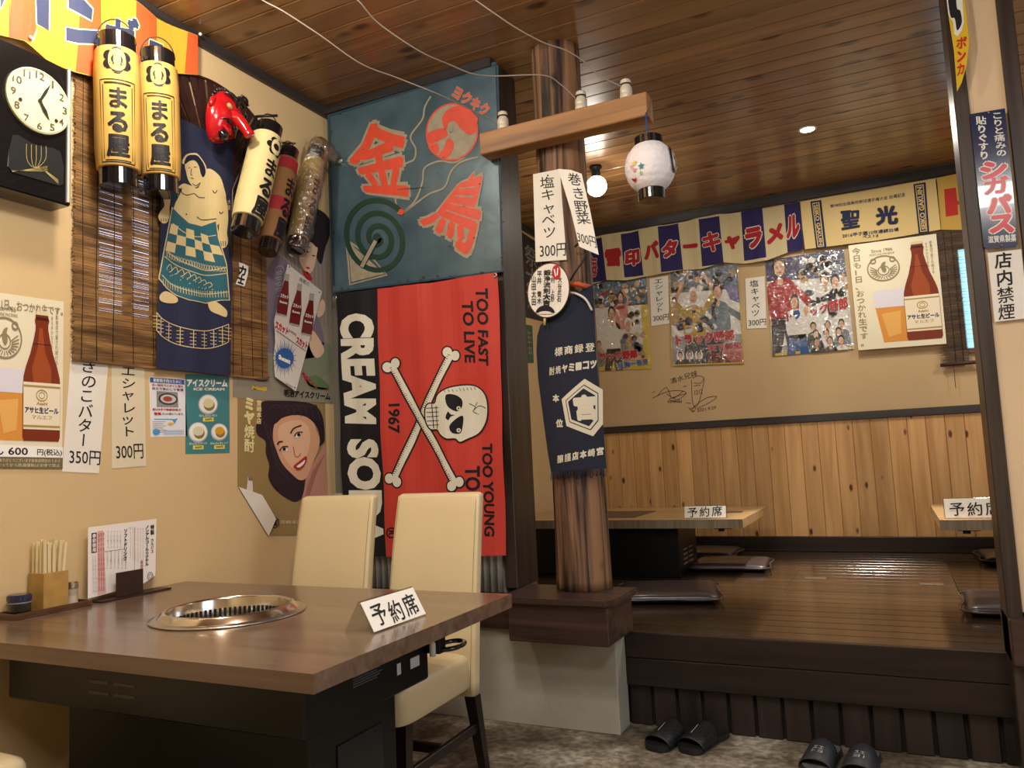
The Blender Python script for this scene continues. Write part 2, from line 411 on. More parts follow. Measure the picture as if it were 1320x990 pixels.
while y < YB:
    if cb is None:
        cb = obj('ceiling_board', board_bm(XR-XL-.004, bw-.002, .014, .004), ceil_wood, ceiling); cb.location = ((XR+XL)/2, y, ZC-.0075)
    else: inst(cb, ((XR+XL)/2, y, ZC-.0075), ceiling)
    y += bw; i += 1
zt = ZC-.015
setting('trim_1', box((XL, YN, zt-.05), (XL+.022, YB, zt), .002), wood('dark_trim_y', '3a3534', '242021', .42, axis=1, grain=24, stretch=16, vary=.1))
setting('trim_2', box((XL+.022, YB-.03, zt-.07), (XR, YB, zt), .002), dark_trim)
# partition: tin-covered wall stub between the dining room and the raised alcove
PX0, PX1 = -1.57, -1.5
setting('wall_partition', box((XL, YP, .55), (PX0+.01, YP+.2, ZC-.016)), M('partition_plaster', '6b6a60', .8))
setting('trim_3', box((PX0+.01, YP-.012, .57), (PX1, YP+.21, ZC-.016), .003), dark_post)
setting('trim_4', box((XL, YP-.03, .40), (-1.46, YP+.2, .55), .004), sill_wood)
setting('trim_5', box((XL+.002, YP-.05, ZC-.06), (PX1, YP-.001, ZC-.016), .002), dark_trim)
setting('wall_kerb', box((XL, YP, 0), (-1.075, YP+.13, .40), .003), conc)
# corrugated tin at the foot of the partition
bm = bmesh.new(); x = XL+.005; prev = None
while x < PX0:
    zz = YP-.012-.008*math.sin(x*2*PI/.034); c = (bm.verts.new((x, zz, .552)), bm.verts.new((x, zz, 1.0)))
    if prev: bm.faces.new((prev[0], c[0], c[1], prev[1]))
    prev = c; x += .0034
r = bmesh.ops.extrude_face_region(bm, geom=bm.faces[:]); bmesh.ops.translate(bm, verts=[v for v in r['geom'] if isinstance(v, bmesh.types.BMVert)], vec=(0, .0015, 0))
bmesh.ops.recalc_face_normals(bm, faces=bm.faces)
for f in bm.faces: f.smooth = True
tag(obj('corrugated_sheet', bm, tin), 'corrugated grey tin sheet at the foot of the partition below the red flag', 'metal sheet')

# right-hand column of the alcove opening
setting('wall_column', box((.345, YP, .55), (.455, YP+.16, ZC-.016)), M('column_plaster', 'dcc09a', .85, noise=(2, .06), bump=(160, .25, .0015)))
setting('trim_6', box((.300, YP-.012, .02), (.345, YP+.16, ZC-.016), .003), dark_post)
setting('trim_7', box((.455, YP-.012, .55), (.505, YP+.16, ZC-.016), .003), dark_post)
setting('trim_8', box((.30, YP-.06, .385), (XR, YP+.2, .535), .004), sill_wood)
setting('wall_kerb_right', box((.345, YP, 0), (XR, YP+.13, .384), .003), conc)
setting('wall_right_low', box((.505, YP+.03, .536), (XR, YP+.13, 1.0)), plaster)

# raised platform
PFZ = .385; PY0, PY1 = 3.235, YB
plat = setting('floor_platform', box((XL, 3.26, 0), (XR, YB, PFZ-.02)), M('platform_core', '15100d', .9))
n = 24; pw = (PY1-PY0)/n; fb = None
for k in range(n):
    loc = ((XL+XR)/2, PY0+pw*(k+.5), PFZ-.0095)
    if fb is None:
        fb = obj('floor_board', board_bm(XR-XL-.004, pw-.0025, .019, .0022), floor_wood, plat); fb.location = loc
    else: inst(fb, loc, plat)
f1 = obj('fascia_board', box((-1.075, 3.205, PFZ-.105), (XR, 3.2345, PFZ+.001), .004), fascia_wood, plat)
f2 = obj('fascia_board', box((-1.075, 3.207, .168), (XR, 3.2345, PFZ-.1065), .003), fascia_wood, plat)
low = wood('dark_skirt_board', '2f2320', '171110', .5, axis=2, grain=20, stretch=12, vary=.3)
sb = None; x = -1.03
while x < XR-.1:
    if sb is None: sb = obj('skirt_board', xf(box((-.046, -.008, -.0825), (.046, .008, .0825), .004), Matrix()), low, plat); sb.location = (x, 3.247, .0835)
    else:
        o = inst(sb, (x, 3.247+random.uniform(-.003, .003), .0835), plat); o.rotation_euler = (0, random.uniform(-.015, .015), 0)
    x += .1035
# hatch set in the platform, with two flush rings
hm = M('hatch_joint', '120c08', .7); metal = M('brushed_steel', 'c9c7c2', .25, 1)
bm = bmesh.new()
for a, b in (((-.56, 4.31), (.24, 4.31)), ((.24, 4.31), (.24, 5.0)), ((.24, 5.0), (-.56, 5.0)), ((-.56, 5.0), (-.56, 4.31))):
    x0, x1 = sorted((a[0], b[0])); y0, y1 = sorted((a[1], b[1])); box((x0-.002, y0-.002, PFZ-.002), (x1+.002, y1+.002, PFZ+.0006), 0, bm)
obj('hatch_joint', bm, hm, plat)
for hx, hy in ((-.44, 4.72), (.13, 4.62)):
    bm = box((hx-.055, hy-.035, PFZ), (hx+.055, hy+.035, PFZ+.0015)); obj('hatch_plate', bm, M('worn_plate', '8e7c66', .35, .6, noise=(60, .6)), plat)

# wainscot on the far wall
wf = bpy.data.objects['wall_far']
wb = None; x = XL+.05; ww = .1128
while x < XR-.05:
    if wb is None:
        bm = box((-ww/2+.001, -.006, -.40), (ww/2-.001, .006, .40)); bmesh.ops.bevel(bm, geom=[e for e in bm.edges if abs(e.verts[0].co.z-e.verts[1].co.z) > .5], offset=.003, segments=1, affect='EDGES')
        wb = obj('wainscot_board', bm, wains_wood, wf); wb.location = (x, YB-.0065, .89)
    else: inst(wb, (x, YB-.0065, .89), wf)
    x += ww
setting('trim_9', box((XL, YB-.028, 1.29), (XR, YB-.0005, 1.343), .003), dark_trim)
setting('baseboard_far', box((XL, YB-.03, PFZ+.0005), (XR, YB-.0135, .488), .003), fascia_wood)

# windows behind the blinds
glow = M('daylight_pane', 'dfeaff', .4, emit=('cfe0ff', 3)); pane_r = M('daylight_pane_cyan', 'a8d8e8', .4, emit=('8fd2ee', 1.0))
fr = M('window_frame_metal', '8a8a90', .4, .6)
win = setting('window_1', box((XL+.0005, 1.80, 1.70), (XL+.004, 2.5, 2.52)), M('frosted_glass_dim', '5a6478', .4))
for a, b in ((1.80, 1.90), (1.94, 2.01), (2.385, 2.41)):
    obj('window_pane', box((XL+.004, a, 1.72), (XL+.006, b, 2.5)), glow, win)
bm = bmesh.new()
for y0, y1, z0, z1 in ((1.78, 2.52, 1.68, 1.70), (1.78, 2.52, 2.52, 2.54), (1.78, 1.80, 1.70, 2.52), (2.50, 2.52, 1.70, 2.52), (1.895, 1.91, 1.70, 2.52)):
    box((XL+.0005, y0, z0), (XL+.010, y1, z1), 0, bm)
obj('window_frame', bm, fr, win)
a = PY(1234, 326, YB-.01); b = PY(1262, 450, YB-.01)
win2 = setting('window_2', box((a.x, YB-.006, b.z+.01), (.78, YB-.001, a.z+.02)), pane_r)
bm = bmesh.new(); wx0, wx1, wz0, wz1 = a.x, .78, b.z+.01, a.z+.02
for q in ((wx0-.035, wx0, wz0-.03, wz1+.03), (wx1, wx1+.03, wz0-.03, wz1+.03), (wx0, wx1, wz0-.03, wz0), (wx0, wx1, wz1, wz1+.03)):
    box((q[0], YB-.022, q[2]), (q[1], YB-.0005, q[3]), .001, bm)
obj('window_frame', bm, wood('brown_window_frame', '6e5238', '4a3524', .5, axis=2), win2)

# ------------------------------------------------------------------ weathered pole, its plinth, cross-arm, insulators and wires
pole_mat = wood('weathered_pole_wood', '8a6648', '24160f', .68, axis=2, grain=26, stretch=26, knots=.16, vary=.05, cont=.09, bumpd=.012, kscale=(7, 3.2), knot_col='140b07')
plc = Vector((-1.232, 3.155, 0)); t = bmesh.new(); rings = []
nz, na = 60, 40
for i in range(nz+1):
    z = .572+(ZC-.017-.572)*i/nz; ring = []
    for k in range(na):
        a = 2*PI*k/na; r = .116-.010*i/nz+.003*math.sin(3*a+z*.8)+.0022*math.sin(11*a+z*1.3)+.0016*math.sin(23*a+2*math.sin(z*3))
        if i < 6: r += .003*(6-i)/6
        ring.append(t.verts.new((plc.x+.01+r*math.cos(a)-.004*i/nz, plc.y+r*math.sin(a), z)))
    rings.append(ring)
for a_, b_ in zip(rings, rings[1:]):
    for k in range(na): t.faces.new((a_[k], a_[(k+1) % na], b_[(k+1) % na], b_[k]))
t.faces.new(rings[0][::-1]); t.faces.new(rings[-1])
for f in t.faces: f.smooth = True
tag(obj('timber_pole', t, pole_mat), 'thick weathered round timber pole rising from the brown plinth to the ceiling', 'pole')
pl = thing('pole_plinth', 'brown timber plinth with a clipped-corner top under the round pole', 'plinth', (-1.24, 3.0, .385))
def child(o, p):  # parent a world-built mesh to a thing that sits elsewhere
    o.parent = p; o.matrix_parent_inverse = Matrix.Translation(-Vector(p.location)) if p.rotation_euler.z == 0 else (Matrix.Translation(p.location) @ Matrix.Rotation(p.rotation_euler.z, 4, 'Z')).inverted(); return o
child(obj('plinth_body', box((-1.458, 2.89, .395), (-1.03, 3.198, .545), .004), sill_wood), pl)
child(obj('plinth_top', xf(prism([(-1.50, 3.20), (-1.50, 2.95), (-1.45, 2.865), (-1.035, 2.865), (-1.0, 2.92), (-1.0, 3.20)][::-1], .026, bev=.006), Matrix.Translation((0, 0, .5455))), sill_wood), pl)
arm_w = wood('cross_arm_pine', 'b07f48', '7c5530', .5, axis=0, grain=20, stretch=14, knots=.1, vary=.05, kscale=(7, 3))
tag(obj('cross_arm', box((-1.53, 2.955, 2.475), (-.765, 3.04, 2.575), .004), arm_w), 'squared pine cross-arm fixed across the round pole', 'beam')
ceram = M('glazed_ceramic', 'd8cdb8', .25, noise=(40, .15), coat=.4); blk = M('black_wire', '111111', .5)
inspos = []
for px, lab in ((648, 'white ceramic insulator at the left end of the cross-arm'), (750, 'white ceramic insulator in front of the pole, between two others'), (809, 'white ceramic insulator at the right end of the cross-arm near the lantern')):
    x = PY(px, 150, 2.995).x; q = thing('insulator', lab, 'insulator', (x, 2.995, 2.5755), 0, 'ceramic insulators on the cross-arm'); inspos.append(x)
    obj('ceramic_body', lathe([(.023, 0), (.027, .003), (.027, .022), (.024, .026), (.026, .030), (.025, .052), (.02, .058), (.019, .070), (.0225, .074), (.021, .084), (.012, .09)]), ceram, q, True)
    obj('tie_wire', tube([(.0215*math.cos(a), .0215*math.sin(a), .063+.002*a/6) for a in [2*PI*k/16 for k in range(33)]], .0022, 6), blk, q)
wirem = M('pale_wire', '9a8d80', .5); 
def wire(pts, lab, r=.0026):
    P = [PY(x, y, Y) for x, y, Y in pts]; P.insert(0, Vector((P[0].x-.12, P[0].y-.2, ZC-.016))); tag(obj('wire', tube(crom(P, 8), r, 6), wirem), lab, 'wire', 'wires to the insulators')
wire([(300, -25, 1.95), (338, 0, 2.05), (366, 15, 2.1), (412, 45, 2.2), (465, 82, 2.35), (511, 100, 2.5), (564, 121, 2.65), (608, 142, 2.85), (634, 155, 2.96), (641, 160, 2.985)], 'thin pale wire running to the left insulator')
wire([(430, -20, 2.1), (461, 0, 2.15), (488, 30, 2.25), (541, 66, 2.4), (579, 83, 2.55), (609, 95, 2.65), (639, 98, 2.75), (700, 97, 2.85), (723, 109, 2.92), (742, 127, 2.975)], 'thin pale wire running to the middle insulator')
wire([(590, -18, 2.45), (613, 0, 2.5), (640, 19, 2.55), (667, 37, 2.62), (701, 55, 2.72), (730, 65, 2.8), (755, 81, 2.87), (770, 96, 2.92), (783, 103, 2.95), (802, 112, 2.985)], 'thin pale wire running to the right insulator')

# lamps seen in the alcove
bl = PY(769, 240, 4.6)
q = thing('ceiling_lamp', 'round white glowing bulb on a black ceiling socket beyond the pole', 'lamp', (bl.x, bl.y, ZC-.016))
dz = bl.z-(ZC-.016)
obj('bulb', ball((0, 0, dz), .066, sub=3), M('lit_bulb', 'ffffff', .3, emit=('fff1dc', 7)), q)
obj('socket', lathe([(.026, dz+.060), (.028, dz+.064), (.028, -.012), (.04, -.01), (.04, 0)]), M('black_plastic', '141414', .35), q, True)
lamp('alcove_bulb_light', 'POINT', (bl.x, bl.y-.02, bl.z-.12), 9, WARM, .05)
dl = PZ(1041, 167, ZC-.017)
q = thing('downlight', 'small round recessed downlight glowing in the alcove ceiling', 'lamp', (dl.x, dl.y, ZC-.015))
obj('diffuser', lathe([(.04, -.003), (.04, 0)]), M('lit_diffuser', 'ffffff', .3, emit=('fff4e0', 12)), q)
obj('bezel', lathe([(.0405, -.004), (.05, -.004), (.052, 0), (.0405, 0)], cap=False), M('white_bezel', 'd8d4cc', .4), q)
lamp('downlight_light', 'SPOT', (dl.x+.06, dl.y, ZC-.03), 420, WARM, .03, (0, 0, 0), spot=.72)

# ------------------------------------------------------------------ printed and hung things on the left wall
white = ink('f2efe6'); inkk = ink('17161a', .5); cream = ink('dccfa8'); paper = M('white_paper', 'e9e4d8', .8, noise=(7, .05)); paper2 = M('cream_paper', 'dcd2b8', .7, noise=(6, .05))
navy = ink('1b2036'); red = ink('b5232b'); orange = ink('d24a2a'); olive = ink('8c8060'); gold = ink('a98c4c'); skin = ink('d9a884'); teal = ink('3f8a8e'); pin_m = M('pin_head', '2c2c2c', .3)
def strip(surf, q, label, words, wbox, price, pbox, at, group, mat=None, parent_name='price_strip', off=.001, jit=.05, bold=.005, lw=True):
    o = sheet(parent_name, surf, q, mat or paper, label, 'paper strip', group, .0008, tf=Art(surf, at).tf, off=off)
    a = Art(surf, at, base=off+.001); a.vtext(inkk, words, wbox, bold, 1, jit=jit)
    if price: a.text(inkk, price, pbox, bold, 1)
    a.done(o); return o
S48 = WL(-2.48)
c5 = (0, 380, 3.96); c2 = (0, 240, 3.96); c1 = (0, 0, 3.96); c3 = (180, 80, 3.96); c4 = (180, 300, 3.96); c6 = (290, 480, 4.5)

def beer(surf, quad, vt, vb, label, lift=.0006, full=True, seed=0, lower=False):
    lf = lift; q = quad
    o = sheet('beer_poster', surf, [(0, 0), (1, 0), (1, 1), (0, 1)], M('poster_cream', 'e6ddbf', .45, noise=(5, .03)), label, 'poster', 'beer posters', .0008, tf=quadmap(q))
    a = Art(surf, q, lift=lf)
    H = vb-vt; Y = lambda t: vt+H*t
    brown = ink('7a3018', .35); brown2 = ink('9c4a22', .35); dk = ink('4a1a10', .35); foam = ink('d9d6de'); beerc = ink('d6913c'); beerl = ink('e2ab5c'); lab = ink('e8dcc0')
    # glass
    a.poly(beerc, [(.235, Y(.62)), (.60, Y(.62)), (.60, Y(1)), (.30, Y(1))], 1); a.poly(beerl, [(.30, Y(.70)), (.52, Y(.68)), (.5, Y(.92)), (.36, Y(.95))], 2)
    a.poly(foam, [(.22, Y(.47)), (.26, Y(.45)), (.56, Y(.45)), (.61, Y(.47)), (.61, Y(.635)), (.24, Y(.635))], 2)
    # bottle
    sh = [(.70, 0), (.70, .035), (.69, .06), (.70, .09), (.70, .13), (.68, .21), (.645, .32), (.60, .42), (.573, .50), (.565, .58), (.565, .97), (.58, 1)]
    L_ = [(x, Y(y)) for x, y in sh]; R_ = [(1.535-x, Y(y)) for x, y in sh][::-1]
    a.poly(brown, L_+R_, 3); a.poly(brown2, [(.74, Y(.12)), (.77, Y(.12)), (.80, Y(.3)), (.87, Y(.44)), (.87, Y(.55)), (.68, Y(.55)), (.66, Y(.44)), (.72, Y(.28))], 4)
    a.poly(dk, [(.70, Y(.035)), (.835, Y(.035)), (.835, Y(.055)), (.70, Y(.055))], 5); a.poly(ink('d9c9a4'), [(.70, Y(-.012)), (.83, Y(-.012)), (.835, Y(.018)), (.698, Y(.018))], 5)
    a.line(dk, [(.668, Y(.245)), (.865, Y(.245))], .004, 5)
    a.poly(lab, [(.57, Y(.545)), (.966, Y(.545)), (.966, Y(.91)), (.57, Y(.91))], 5)
    a.line(gold, [(.572, Y(.575)), (.964, Y(.575))], .012, 6); a.line(gold, [(.572, Y(.885)), (.964, Y(.885))], .012, 6)
    a.ring(gold, .768, Y(.645), .058, .008, 6, ry=.032); a.ring(gold, .768, Y(.645), .03, .006, 6, ry=.018)
    a.text(ink('27335c'), 'アサヒ生ビール', (.585, Y(.735), .95, Y(.785)), .05, 6); a.text(gold, 'マルエフ', (.66, Y(.80), .88, Y(.83)), .01, 6); a.text(gold, 'Asahi', (.71, Y(.695), .83, Y(.72)), .03, 6)
    # crest
    cx, cy = .37, vt+.20 if full else vt+.17
    a.ring(olive, cx, cy, .18, .014, 2, ry=.115); a.ring(olive, cx, cy+.02, .062, .010, 2, ry=.042)
    for k in range(17):
        t = PI*(-.12+1.24*k/16); c_, s_ = math.cos(t), math.sin(t)
        a.line(olive, [(cx+.075*c_, cy+.03+.05*s_*.9), (cx+.155*c_, cy+.012+.09*s_)], .009, 2)
    a.blob(olive, [(cx-.03, cy-.01), (cx-.01, cy-.05), (cx+.03, cy-.06), (cx+.02, cy-.03), (cx+.03, cy+.02), (cx, cy+.04)], 3)
    for sx in (-1, 1): a.ring(olive, cx+sx*.11, cy-.075, .028, .014, 3, ry=.02)
    a.text(olive, 'Since 1986', (cx-.12, cy-.185, cx+.12, cy-.155), .01, 2); a.text(olive, 'FORTUNE PHOENIX', (cx-.14, cy-.145, cx+.14, cy-.125), 0, 2)
    a.vtext(olive, '飲食店で愛され続ける', (.91, vt+.0, .945, vt+.30), 0, 2); a.vtext(olive, 'まろやかなうまみ', (.86, vt+.01, .89, vt+.24), 0, 2)
    if full: a.vtext(olive, '今日も1日、おつかれ生です。', (.03, .03, .13, .97), .02, 2)
    else:
        a.text(olive, '今日も1日、おつかれ生です。', [(.12, .03), (.99, .035), (.99, .085), (.12, .10)], .015, 2)
        a.poly(white, [(-.01, .865), (1.0, .872), (1.0, .935), (-.01, .935)], 7); a.text(inkk, 'びん 600', (.08, .873, .62, .928), .02, 8); a.text(inkk, '円(税込)', (.72, .885, .99, .93), .02, 8)
        a.poly(ink('6f6547'), [(0, .94), (1, .94), (1, 1), (0, 1)], 7); a.text(cream, 'この度は誠にありがとうございます飲食店限定のうまさ', (.1, .945, .97, .965), 0, 8); a.text(cream, '二十歳になってから飲酒運転は法律で禁止', (.1, .972, .97, .992), 0, 8)
    a.done(o); return o
beer(S48, [(-39, 372), (82, 389), (79.5, 604), (-39, 603)], .085, .84, 'cream beer poster on the left wall under the clock with a 600 yen strip', full=False)

o = strip(S48, [(360, 300), (553, 330), (503, 912), (315, 903)], 'long handwritten white paper strip reading きのこバター, 350 yen, beside the beer poster', 'きのこバター', [(412, 325), (500, 330), (462, 780), (385, 780)], '350円', [(352, 788), (512, 800), (508, 870), (352, 865)], c5, 'handwritten menu strips')
o = strip(S48, [(566, 335), (735, 345), (744, 874), (570, 887)], 'cream handwritten paper strip reading エシャレット, 300 yen, on the left wall', 'エシャレット', [(610, 358), (690, 362), (690, 725), (612, 730)], '300円', [(588, 765), (728, 760), (730, 835), (592, 842)], c5, 'handwritten menu strips', M('cream_strip', 'ded3b4', .8, noise=(7, .05)))

# small notice and ice-cream poster
o = sheet('information_notice', S48, [(762, 418), (943, 432), (956, 722), (768, 726)], M('glossy_notice_paper', 'e6e8ea', .3), 'small white and blue information notice taped between price strip and teal poster', 'notice', tf=Art(S48, c5).tf)
a = Art(S48, [(192.5, 485.5), (238, 489), (241.3, 562), (194, 563)])
blue = ink('2b5c9a'); lblue = ink('4f97c8'); gry = ink('8d8d8d')
a.poly(blue, [(.01, .01), (.98, .01), (.98, .095), (.01, .095)]); a.text(white, '新鮮焼き肉のために', (.1, .02, .9, .085), .03)
for k, (c, t) in enumerate(((red, '高い換気でニオイと煙を'), (inkk, '抑えて安心して食事'), )): a.text(c, t, (.06, .11+k*.06, .94, .155+k*.06), .02)
a.poly(gry, [(.18, .235), (.78, .235), (.78, .50), (.18, .50)]); a.ell(ink('3a3330'), .5, .36, .27, .1, lv=2); a.ell(ink('c9c4bc'), .5, .36, .22, .075, lv=3); a.ell(ink('9c4a3a'), .48, .36, .13, .045, lv=4)
a.text(red, '約2分半で新鮮空気の', (.06, .52, .85, .565), .05); a.text(red, '空気', (.1, .59, .3, .64), .05); a.text(inkk, 'を入れ替えています。', (.33, .595, .92, .635), .02)
a.poly(lblue, [(.1, .70), (.62, .70), (.62, .715), (.1, .715)]); a.poly(lblue, [(.6, .71), (.75, .69), (.66, .79)]); a.ell(ink('e0b83a'), .55, .785, .09, .022, lv=3)
for k in range(6): a.line(gry, [(.05, .75+k*.035), (.35 if k % 2 else .42, .75+k*.035)], .008, 2)
a.blob(lblue, [(.05, .9), (.15, .87), (.24, .9), (.22, .96), (.1, .97)], 3)
for k in range(4): a.line(lblue, [(.35, .90+k*.022), (.9, .90+k*.022)], .006, 2)
a.done(o)
q = [(238.7, 482), (295.5, 483), (296, 584), (239, 585.5)]
o = sheet('ice_cream_poster', S48, [(0, 0), (1, 0), (1, 1), (0, 1)], M('teal_poster_paper', '3f8488', .45), 'teal ice cream menu poster with three white bowls below the blue hanging', 'poster', tf=quadmap(q))
a = Art(S48, q); a.text(white, 'アイスクリーム', (.03, .06, .95, .16), .06); a.text(white, 'ICE CREAM', (.18, .17, .88, .205), .04)
for cx, cy, f_, t in ((.51, .38, 'dcd0a0', 'はんぶんレモン'), (.28, .73, 'd9d8b8', 'はんぶんココナッツ'), (.76, .73, 'd8a12f', 'はんぶんオレンジ')):
    r = .20 if cy < .5 or cx < .5 else .17
    a.ell(ink('b9c4c0'), cx, cy, r+.02, (r+.02)*.58, lv=1); a.ell(white, cx, cy-.005, r, r*.56, lv=2); a.ell(ink('8f7a44'), cx+.02, cy+.01, r*.62, r*.36, lv=3); a.ell(ink(f_), cx, cy-.015, r*.6, r*.3, lv=4)
    a.text(white, t, (cx-.2, cy+.125, cx+.2, cy+.155), .02, 2); a.poly(ink('e2dd6a'), [(cx-.12, cy+.165), (cx+.12, cy+.165), (cx+.12, cy+.215), (cx-.12, cy+.215)], 2); a.text(inkk, '300円', (cx-.08, cy+.175, cx+.08, cy+.205), .02, 3)
a.done(o)

# kimono woman ice-cream poster (aged)
kim = [(300, 232), (424, 281), (433, 521), (300, 512)]
o = sheet('kimono_poster', S48, kim, M('aged_poster_grey', '9a8f83', .5, noise=(8, .08)), 'aged grey poster of a woman in a kimono holding ice cream, in the wall corner', 'poster')
a = Art(S48, c4)
lav = ink('7c7280'); hair = ink('2a2228'); fc = ink('e0c0a0'); kimc = ink('8b8378'); grn = ink('7f8770')
for k in range(15): a.line(ink('80766f'), [(700+k*20, -80), (722+k*20, 480)], 3, 1)
a.poly(ink('8d8a78'), [(495, 730), (560, 560), (700, 560), (860, 560), (1000, 640), (1003, 872), (495, 845)], 1)
a.blob(lav, [(640, 200), (700, 120), (760, 160), (800, 300), (900, 420), (940, 560), (880, 640), (700, 620), (560, 560), (560, 330)], 2)
for k in range(5): a.curve(ink('a39aa4'), [(690, 180+k*28), (720, 170+k*28), (735, 200+k*28), (700, 215+k*28)], 5, 3)
a.blob(hair, [(880, 30), (860, -60), (900, -120), (960, -80), (975, -10), (945, 80), (925, 160), (895, 110)], 2)
a.blob(fc, [(812, 90), (830, 45), (880, 30), (905, 70), (900, 120), (885, 185), (860, 210), (835, 190), (815, 150)], 3)
a.blob(hair, [(820, 60), (835, 20), (880, 10), (912, 60), (900, 75), (870, 48), (835, 60)], 4)
a.ell(inkk, 853, 98, 9, 3, .3, 5); a.ell(inkk, 884, 118, 8, 3, .3, 5); a.curve(hair, [(840, 78), (852, 72), (868, 78)], 3, 5); a.ell(red, 855, 180, 11, 5, .3, 5)
a.blob(red, [(830, 195), (860, 205), (880, 240), (850, 235)], 3)
a.blob(fc, [(905, 380), (930, 340), (945, 370), (935, 415), (905, 430)], 3); a.blob(fc, [(870, 500), (900, 520), (940, 600), (900, 640), (865, 580)], 3)
a.blob(grn, [(860, 560), (960, 570), (990, 640), (960, 720), (860, 740), (820, 660)], 2); a.blob(ink('5f7a50'), [(850, 750), (900, 730), (965, 790), (880, 800)], 4); a.curve(red, [(830, 715), (870, 780), (960, 800)], 10, 4)
for k in range(5): a.ell(red, 832+k*16, 720+k*17, 8, 6, 0, 5)
a.text(inkk, '明治アイスクリーム', [(735, 798), (972, 818), (970, 856), (735, 838)], .05, 3); a.text(ink('cbb23c'), 'Meiji', [(572, 782), (648, 786), (646, 815), (566, 808)], .05, 3)
a.curve(ink('46443c'), [(570, 735), (600, 755), (640, 755), (660, 735)], 6, 3)
a.done(o)

# tilted soda tin sign in front
S46 = WL(-2.455)
o = sheet('soda_sign', S46, [(755, 160), (930, 300), (797, 810), (690, 735), (684, 640), (692, 560), (686, 450)], M('enamel_white', 'd9d6cc', .35, noise=(20, .06)), 'tilted white tin sign with three soda bottles and a blue starburst', 'sign', tf=Art(S46, c4).tf, thick=.002)
a = Art(S46, c4, base=.0025); bot = ink('6a1f20', .35); glass = ink('a5a29c', .3)
for bx, by in ((735, 320), (800, 370), (862, 420)):
    R_ = lambda x, y: (bx+x*.98+y*-.14, by+x*.25+y*.98)
    a.poly(glass, [R_(*p) for p in ((-12, -112), (12, -112), (14, -60), (-12, -60))], 1)
    a.poly(bot, [R_(*p) for p in ((-10, -75), (12, -75), (20, -20), (27, 20), (27, 105), (-27, 105), (-27, 20), (-20, -20))], 2)
    a.poly(glass, [R_(*p) for p in ((-25, 45), (25, 45), (26, 80), (-26, 80))][:0] or [R_(-27, 98), R_(27, 98), R_(27, 106), R_(-27, 106)], 3)
    a.text(white, 'スカット', [R_(-20, -5), R_(22, -5), R_(22, 15), R_(-20, 15)], .04, 3); a.text(white, 'Sucatt', [R_(-20, 30), R_(20, 30), R_(20, 42), R_(-20, 42)], .03, 3)
a.text(gry, '発賣元', [(815, 225), (865, 255), (860, 275), (810, 245)], .03)
a.text(red, 'スカット', [(692, 448), (760, 488), (752, 525), (688, 490)], .06); a.text(red, 'スカット', [(800, 528), (858, 560), (848, 600), (795, 565)], .06)
a.text(inkk, 'さわやかな', [(758, 490), (798, 515), (795, 530), (755, 505)], .01); a.line(inkk, [(695, 500), (845, 605)], 3, 1)
bc = (737, 640)
for k in range(36):
    t = 2*PI*k/36; a.poly(blue, [(bc[0]+44*math.cos(t-.06), bc[1]+46*math.sin(t-.06)), (bc[0]+(82 if k % 2 else 66)*math.cos(t)*.8, bc[1]+(105 if k % 2 else 84)*math.sin(t)), (bc[0]+44*math.cos(t+.06), bc[1]+46*math.sin(t+.06))], 1)
a.ell(blue, *bc, 46, 50, 0, 2); a.text(white, 'Sucatt', [(706, 620), (768, 650), (764, 672), (704, 645)], .06, 3); a.text(blue, '株式会社', [(745, 765), (780, 785), (778, 792), (743, 772)], .02)
a.done(o)
for k, (x, y) in enumerate(((762, 175), (916, 305), (790, 790))):
    p = S46.P(*S46.uv(180+x/3.96, 300+y/3.96), .002); child_bm = ball(p, .004, sub=1); obj('rivet', child_bm, pin_m, o)

# shochu woman poster
base_q = [(72, 150), (580, 168), (600, 960), (470, 948), (247, 950), (72, 665)]
o = sheet('portrait_poster', S48, base_q, M('poster_olive_gold', '9a8452', .4, noise=(5, .06)), 'olive poster of a smiling dark-haired woman with a torn lower left corner', 'poster', tf=Art(S48, c6).tf)
a = Art(S48, c6); hr = ink('2d2129', .5); sk1 = ink('d8a581'); sk2 = ink('e6bb98'); pk = ink('c08a76')
a.blob(hr, [(215, 172), (300, 165), (420, 168), (520, 190), (565, 260), (577, 380), (560, 420), (480, 480), (470, 560), (462, 640), (450, 720), (405, 752), (345, 725), (285, 675), (250, 610), (255, 540), (235, 470), (232, 400), (185, 360), (180, 300), (205, 240)], 1)
for k in range(6): a.curve(ink('4a3842'), [(205+k*16, 250+k*40), (230+k*12, 300+k*44), (262+k*10, 330+k*46), (270+k*22, 400+k*46)], 4, 2)
for k in range(7): a.curve(ink('4a3842'), [(250+k*42, 215-k*3), (285+k*40, 190), (320+k*36, 205+k*4), (330+k*36, 240+k*6)], 4, 5)
a.blob(pk, [(578, 415), (545, 470), (500, 540), (470, 610), (455, 690), (425, 800), (425, 860), (445, 885), (475, 840), (500, 770), (530, 732), (590, 735), (588, 550)], 2, 4)
for k in range(4): a.curve(ink('a06c5c'), [(570-k*18, 480+k*25), (520-k*14, 600+k*20), (480-k*8, 730+k*10)], 5, 3)
a.blob(sk1, [(285, 300), (330, 265), (400, 248), (470, 260), (520, 305), (545, 375), (540, 440), (500, 540), (470, 610), (430, 625), (385, 590), (330, 530), (295, 450), (275, 380)], 3)
a.blob(sk2, [(305, 330), (360, 285), (430, 280), (480, 320), (490, 400), (470, 480), (430, 560), (395, 560), (350, 510), (318, 440)], 4)
a.blob(hr, [(285, 300), (350, 250), (440, 240), (510, 290), (545, 380), (520, 300), (560, 250), (500, 195), (400, 200), (300, 240)], 4)
a.curve(hr, [(300, 420), (308, 405), (330, 402)], 9, 6); a.curve(hr, [(375, 355), (395, 325), (438, 308)], 8, 6)
